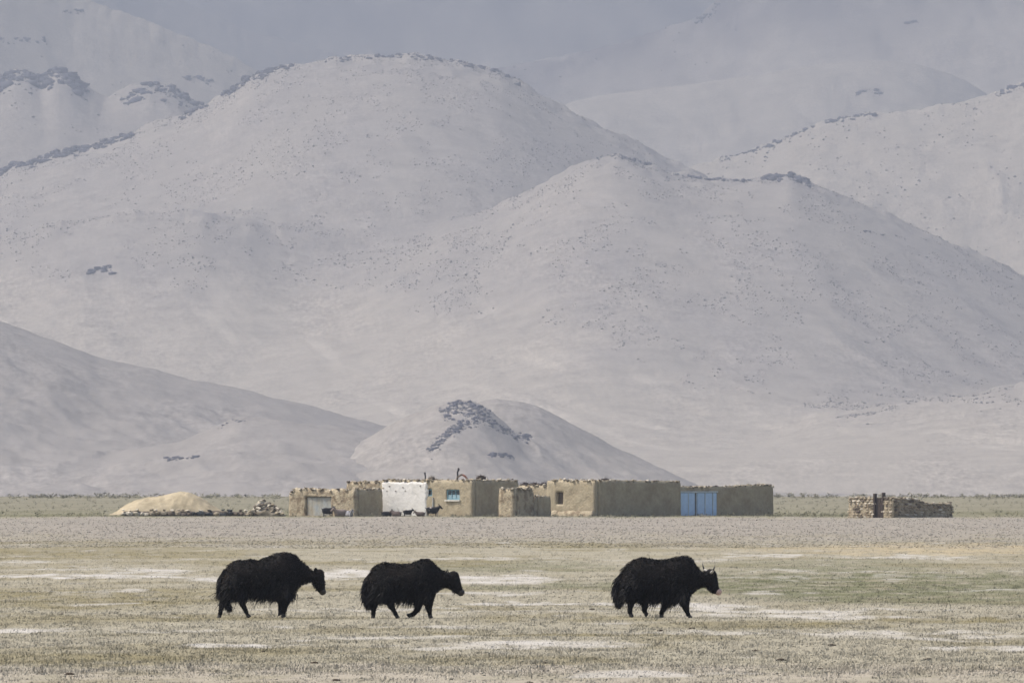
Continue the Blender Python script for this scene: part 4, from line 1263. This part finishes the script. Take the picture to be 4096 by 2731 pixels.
    if horns:
        for s, pts in horns:
            path = [c(x_, y_, s * o_) for x_, y_, o_ in pts]
            P4 = [tuple(q + np.array(org)) for q in path]
            hv, hf = tube(P4[:3], [.03, .027, .02], 8)
            hb = mesh_obj('horn', np.array(hv), hf, M['horn'], parent=root, origin=org, smooth=True)
            hv, hf = tube(P4[2:], [.02, .014, .004][:len(P4) - 2], 8)
            mesh_obj('horn_tip', np.array(hv), hf, M['horn_tip'], parent=hb, origin=org, smooth=True)
    return root

YD = 250.0
yak('black yak with a high arched hump and no horns, hindmost in the line', 1100, 1332,
    [(345, 740, 960, 60), (400, 590, 985, 135), (480, 495, 985, 190), (600, 445, 975, 212), (720, 440, 930, 222), (800, 440, 930, 228), (930, 445, 1000, 238), (1100, 385, 1005, 238), (1250, 330, 985, 225),
     (1380, 318, 960, 205), (1480, 352, 905, 180), (1580, 440, 850, 150), (1680, 552, 800, 120), (1780, 630, 780, 100), (1840, 650, 770, 70)],
    [(1872, 645, 80), (1866, 780, 88), (1898, 880, 64), (1918, 915, 50)],
    [(-1, [(560, 820, 165), (650, 980, 85), (672, 1110, 47), (728, 1235, 31), (762, 1300, 27)]),
     (1, [(460, 830, 160), (430, 980, 95), (345, 1130, 46), (318, 1250, 31), (302, 1312, 27)]),
     (-1, [(1310, 860, 130), (1330, 1080, 78), (1318, 1210, 42), (1312, 1290, 31)]),
     (1, [(1290, 860, 120), (1285, 1060, 66), (1262, 1190, 38), (1256, 1258, 29)])],
    [(395, 570, 30), (350, 680, 42), (325, 800, 50), (335, 920, 58), (380, 1040, 60), (430, 1130, 40), (455, 1165, 14)],
    ((1815, 640), (1815, 545)), seed=1, D=YD)
yak('hornless black yak with a short pointed hump, walking between the two others', 1700, 1325,
    [(285, 720, 960, 60), (345, 600, 985, 135), (430, 500, 995, 198), (560, 468, 1000, 225), (750, 492, 1005, 235), (930, 490, 1035, 240), (1060, 445, 1045, 236), (1180, 402, 1035, 225),
     (1280, 425, 1000, 200), (1360, 520, 935, 168), (1450, 600, 865, 132), (1550, 625, 845, 110), (1610, 645, 840, 85)],
    [(1628, 672, 88), (1642, 785, 96), (1698, 880, 68), (1732, 912, 52)],
    [(-1, [(560, 850, 165), (600, 1000, 82), (655, 1140, 46), (715, 1245, 31), (740, 1298, 27)]),
     (1, [(430, 850, 160), (400, 1000, 95), (372, 1150, 46), (366, 1240, 32), (362, 1302, 28)]),
     (1, [(1090, 880, 120), (1075, 1080, 70), (1062, 1180, 46), (990, 1262, 35), (935, 1278, 30)]),
     (-1, [(1220, 880, 128), (1232, 1080, 72), (1246, 1210, 38), (1262, 1295, 29)])],
    [(345, 590, 30), (300, 690, 44), (262, 800, 52), (248, 910, 58), (262, 1010, 58), (285, 1090, 36), (290, 1120, 14)],
    ((1570, 650), (1535, 640)), seed=2, D=YD)
yak('black yak with pale horns and a pale pink muzzle, leading the line', 2700, 1312,
    [(310, 700, 980, 65), (395, 545, 1000, 145), (500, 435, 1010, 205), (640, 388, 1015, 230), (800, 405, 1025, 240), (950, 435, 1045, 245), (1100, 408, 1055, 240), (1250, 365, 1055, 230),
     (1370, 360, 1005, 210), (1460, 430, 945, 180), (1530, 540, 875, 150), (1600, 612, 850, 120), (1680, 640, 840, 85)],
    [(1740, 642, 90), (1758, 785, 94), (1808, 876, 66), (1846, 902, 50)],
    [(-1, [(520, 850, 165), (500, 1010, 85), (476, 1120, 46), (468, 1215, 32), (488, 1280, 29)]),
     (1, [(620, 850, 155), (660, 1010, 80), (712, 1135, 44), (690, 1195, 34), (722, 1250, 27)]),
     (1, [(1080, 880, 120), (1050, 1070, 66), (995, 1180, 42), (965, 1245, 32), (964, 1285, 29)]),
     (-1, [(1290, 880, 128), (1325, 1080, 76), (1352, 1180, 44), (1380, 1260, 31), (1402, 1296, 27)])],
    [(400, 560, 34), (335, 660, 55), (290, 780, 72), (275, 890, 82), (285, 990, 80), (300, 1060, 48), (290, 1095, 14)],
    ((1690, 640), (1640, 655)),
    horns=[(-1, [(1735, 618, .06), (1752, 598, .13), (1772, 570, .19), (1790, 530, .21), (1797, 488, .20)]),
           (1, [(1690, 590, .06), (1660, 578, .13), (1632, 562, .19), (1618, 510, .22), (1607, 455, .21)])],
    muzzle='muzzle_pale', seed=3, D=YD)

# ------------------------------------------------------------------ goats resting by the houses
def goat_mesh():
    h = .028
    lo = np.array([-.62, -.24, -.04]); hi = np.array([.72, .24, .95])
    n = ((hi - lo) / h).astype(int)
    G = np.stack(np.meshgrid(*[lo[a] + h * np.arange(n[a]) for a in range(3)], indexing='ij'), -1)
    d = sd_loft(G, [(-.46, .50, .36, .06), (-.40, .60, .26, .12), (-.2, .64, .19, .19), (0, .63, .18, .20), (.2, .64, .20, .18), (.32, .64, .30, .12), (.42, .68, .44, .08)])
    d = smin(d, sd_cone(G, (.32, 0, .54), (.47, 0, .64), .11, .08), .05)
    d = smin(d, sd_cone(G, (.47, 0, .66), (.62, 0, .53), .078, .048), .03)
    for x, s, dx in ((-.34, -1, -.05), (-.34, 1, .04), (.26, -1, .03), (.26, 1, -.05)):
        d = smin(d, smin(sd_cone(G, (x, s * .09, .36), (x + dx, s * .09, .2), .075, .04), sd_cone(G, (x + dx, s * .09, .2), (x + dx * .6, s * .09, .02), .036, .03), .02), .03)
    d = smin(d, sd_cone(G, (-.45, 0, .52), (-.56, 0, .6), .035, .02), .03)
    return surface_nets(d, h, lo)
GV, GQ = goat_mesh()
gm = {}
def goat(px, d, face, mk, label, scale=1.0, lying=False):
    x = kx(px) * d
    z = gz(x, d)
    root = empty('goat', (x, d, z - (.2 * scale if lying else 0)))
    root.rotation_euler = (0, 0, face); root.scale = (scale,) * 3
    tag(root, label, 'goat', 'goats by the houses')
    if mk not in gm:
        b = mesh_obj('body', GV, GQ, M[mk], parent=root, smooth=True); gm[mk] = b.data
    else:
        b = bpy.data.objects.new('body', gm[mk]); col.objects.link(b); b.parent = root
    for s in (-1, 1):
        hv, hf = tube([(.44, s * .03, .71), (.39, s * .05, .80), (.30, s * .08, .84)], [.018, .014, .004], 6)
        mesh_obj('horn', hv, hf, M['horn_tip'], parent=root)
        ev, ef = tube([(.44, s * .06, .67), (.42, s * .12, .65), (.40, s * .16, .60)], [.012, .025, .006], 6)
        mesh_obj('ear', ev, ef, M[mk], parent=root)
goat(1312, 836, .5, 'goat_black', 'black goat standing before the faded blue gate', .95)
goat(1362, 836, -2.7, 'goat_tan', 'dull tan goat lying against the rough wall right of the faded gate', 1.15, lying=True)
goat(1398, 834, -1.1, 'goat_grey', 'grey and white goat lying near the corner of the faded-gate house', .95, lying=True)
goat(1549, 833, .35, 'goat_black', 'black goat at the left edge of the white wall', .85, lying=True)
goat(1585, 832, 2.6, 'goat_brown', 'dark brown goat lying below the white wall beside a black one', .85, lying=True)
goat(1632, 833, .25, 'goat_black', 'small black goat standing at the middle of the white wall', .72)
goat(1680, 832, 3.0, 'goat_brown', 'small brown goat below the right part of the white wall', .75, lying=True)
goat(1732, 832, .3, 'goat_pied', 'large black and white goat below the small blue window', 1.05)

# ------------------------------------------------------------------ dung lying on the plain
for i, (px, py, s) in enumerate([(3125, 2640, .11), (3328, 2584, .10), (2642, 2522, .09), (2768, 2512, .08), (1248, 2166, .09), (246, 2456, .07), (3710, 2636, .08), (2180, 2652, .08), (2368, 2440, .09),
                                 (1240, 2393, .10), (1800, 2398, .06), (1345, 2720, .09), (2120, 2725, .07), (1260, 2650, .09), (275, 2700, .10), (3280, 2672, .06), (565, 2147, .12), (3650, 2645, .05), (2380, 2636, .06), (418, 2062, .16), (1055, 2607, .07), (3020, 2600, .08)]):
    x, y = gpx(px, py)
    vv, ff = rock_mesh(400 + i, 2)
    s = s * .5
    vv = vv * [1.4, 1.2, .6]
    vv[:, 2] = np.maximum(vv[:, 2], -.25)
    o = mesh_obj('dung', vv * s + [x, y, gz(x, y) + s * .12], ff, M['dung'], origin=(x, y, gz(x, y)), smooth=False)
    tag(o, 'dark clump of dried dung lying on the plain', 'dung', 'dung clumps on the plain')

# ------------------------------------------------------------------ grass, gravel and scrub (uncountable)
def grass(name, n, py_lo, py_hi, blades, hmin, hmax, spread, wid, label, seed, bright=(.62, 1.2), keep=None, mtl='grass', tint=None):
    r = np.random.default_rng(seed)
    px = r.uniform(-700, 4800, n); py = r.uniform(py_lo, py_hi, n)
    y = F * CZ / (py - HY)
    x = (px - 2048) / F * y
    y = y + r.normal(size=n) * .5
    if keep is not None:
        ok = keep(x, y, py, r); x, y = x[ok], y[ok]; n = len(x)
    cc = ground_color(x, y)
    if tint is not None: cc = cc * tint
    z = ground_z(x, y)
    clump = np.clip(.75 + .6 * noise(x / .5, y / 3, seed), .3, 1.5)
    X = np.repeat(x, blades) + r.normal(size=n * blades) * spread
    Y = np.repeat(y, blades) + r.normal(size=n * blades) * spread
    Z = np.repeat(z, blades) - .01
    m = n * blades
    H = (hmin + (hmax - hmin) * r.random(m) ** 1.6) * np.repeat(clump, blades)
    a = r.random(m) * 6.283
    w_ = wid * (.6 + .8 * r.random(m))
    lean = r.normal(size=(m, 2)) * .35
    p0 = np.stack([X - np.cos(a) * w_, Y - np.sin(a) * w_, Z], -1)
    p1 = np.stack([X + np.cos(a) * w_, Y + np.sin(a) * w_, Z], -1)
    p2 = np.stack([X + lean[:, 0] * H, Y + lean[:, 1] * H, Z + H], -1)
    V = np.stack([p0, p1, p2], 1).reshape(-1, 3)
    Fc = np.arange(m * 3).reshape(-1, 3)
    k_ = np.repeat(bright[0] + (bright[1] - bright[0]) * r.random(n), blades) * (.85 + .3 * r.random(m))
    Cl = np.repeat(np.repeat(cc, blades, 0) * k_[:, None], 3, 0)
    o = mesh_obj(name, V, Fc, M[mtl], colors=np.clip(Cl, .01, .75))
    tag(o, label, 'grass', kind='stuff')

grass('dry_grass', 90000, 2160, 2760, 5, .012, .055, .05, .008, 'short dry grass covering the plain around the yaks', 1, bright=(1.08, 1.42))
def green_only(x, y, py, r):
    c = ground_color(x, y)
    return (c[:, 0] / c[:, 2] > 1.30) & (r.random(len(x)) < .9)
grass('green_grass', 60000, 2160, 2700, 5, .03, .09, .05, .007, 'taller olive grass in the greener bands of the plain', 2, bright=(.9, 1.3), keep=green_only)
grass('sparse_tufts', 3600, 2068, 2760, 7, .04, .10, .06, .008, 'scattered darker tufts on the gravel and dry ground', 3, bright=(.65, .95), keep=lambda x, y, py, r: noise(x / 1.5, y / 9, 71) > .25)

def gravel(n, py_lo, py_hi, smin_, smax_, seed, label):
    r = np.random.default_rng(seed)
    px = r.uniform(-700, 4800, n); py = r.uniform(py_lo, py_hi, n)
    y = F * CZ / (py - HY); x = (px - 2048) / F * y
    S = smin_ + (smax_ - smin_) * r.random(n) ** 3
    P = np.stack([x, y, ground_z(x, y) + S * .2], -1)
    V, Fc = octa_batch(P, S)
    cc = ground_color(x, y) * (.85 + .32 * r.random(n))[:, None]
    o = mesh_obj('gravel', V, Fc, M['gravel'], colors=np.repeat(np.clip(cc, .02, .7), 6, 0))
    tag(o, label, 'gravel', kind='stuff')
gravel(48000, 2060, 2190, .01, .06, 4, 'loose pale gravel and stones on the flat before the houses')
gravel(6000, 2172, 2760, .01, .035, 5, 'small pebbles among the dry grass')

def scrub(n, py_lo, py_hi, hmin, hmax, seed, label, leaves=26, tone=1.0, name='scrub', keep=None):
    r = np.random.default_rng(seed)
    px = r.uniform(-700, 4800, n); py = r.uniform(py_lo, py_hi, n)
    y = F * CZ / (py - HY); x = (px - 2048) / F * y
    if keep is not None:
        ok = keep(px, py, r); x, y, py = x[ok], y[ok], py[ok]; n = len(x)
    z = ground_z(x, y)
    H = hmin + (hmax - hmin) * r.random(n) ** 2
    m = n * leaves
    d = r.normal(size=(m, 3)); d /= np.linalg.norm(d, axis=1)[:, None]
    rad = r.random(m)[:, None] ** .33
    HH = np.repeat(H, leaves)[:, None]
    P = np.repeat(np.stack([x, y, z], -1), leaves, 0) + d * rad * HH * [.85, .85, .5] + HH * [0, 0, .42]
    s = HH * .16
    V = np.stack([P + s * r.normal(size=(m, 3)) for _ in range(3)], 1).reshape(-1, 3)
    V[:, 2] = np.maximum(V[:, 2], -.1 + np.repeat(np.repeat(z, leaves), 3))
    cc = ground_color(x, y) * (tone * (.7 + .6 * r.random(n)))[:, None] * [.98, 1.0, .95]
    o = mesh_obj(name, V, np.arange(m * 3).reshape(-1, 3), M['scrub'], colors=np.repeat(np.clip(cc, .01, .6), leaves * 3, 0))
    tag(o, label, 'scrub', kind='stuff')
scrub(1200, 1985, 1994, .2, .6, 6, 'grey-green scrub fringing the far edge of the plain')
scrub(2600, 1990, 2062, .08, .3, 7, 'low grey-green bushes dotted over the far meadow', leaves=14, tone=1.0)
scrub(2200, 2056, 2071, .08, .30, 8, 'green weeds along the foot of the house walls', leaves=16, tone=.8, name='weeds', keep=lambda px, py, r: (px > 1800) & (px < 3400) | (r.random(len(px)) < .15))

# ------------------------------------------------------------------ the air
def haze():
    x0, x1, y0, y1, z0, z1 = -4500, 4500, -320, 18700, -26.0, 980.0
    V = [(x, y, z) for z in (z0, z1) for x, y in ((x0, y0), (x1, y0), (x1, y1), (x0, y1))]
    m = bpy.data.materials.new('haze_air'); m.use_nodes = True
    t = m.node_tree
    for n_ in list(t.nodes): t.nodes.remove(n_)
    out = t.nodes.new('ShaderNodeOutputMaterial'); pv = t.nodes.new('ShaderNodeVolumePrincipled')
    pv.inputs['Color'].default_value = (0.85, 0.90, 1.0, 1)
    pv.inputs['Density'].default_value = HAZE_DENSITY
    pv.inputs['Density Attribute'].default_value = ''
    pv.inputs['Anisotropy'].default_value = 0.6
    t.links.new(pv.outputs[0], out.inputs['Volume'])
    o = mesh_obj('haze', V, [tuple(f) for f in BOXF], m)
    tag(o, 'pale bluish heat haze over the plain', 'haze', kind='stuff')
haze()
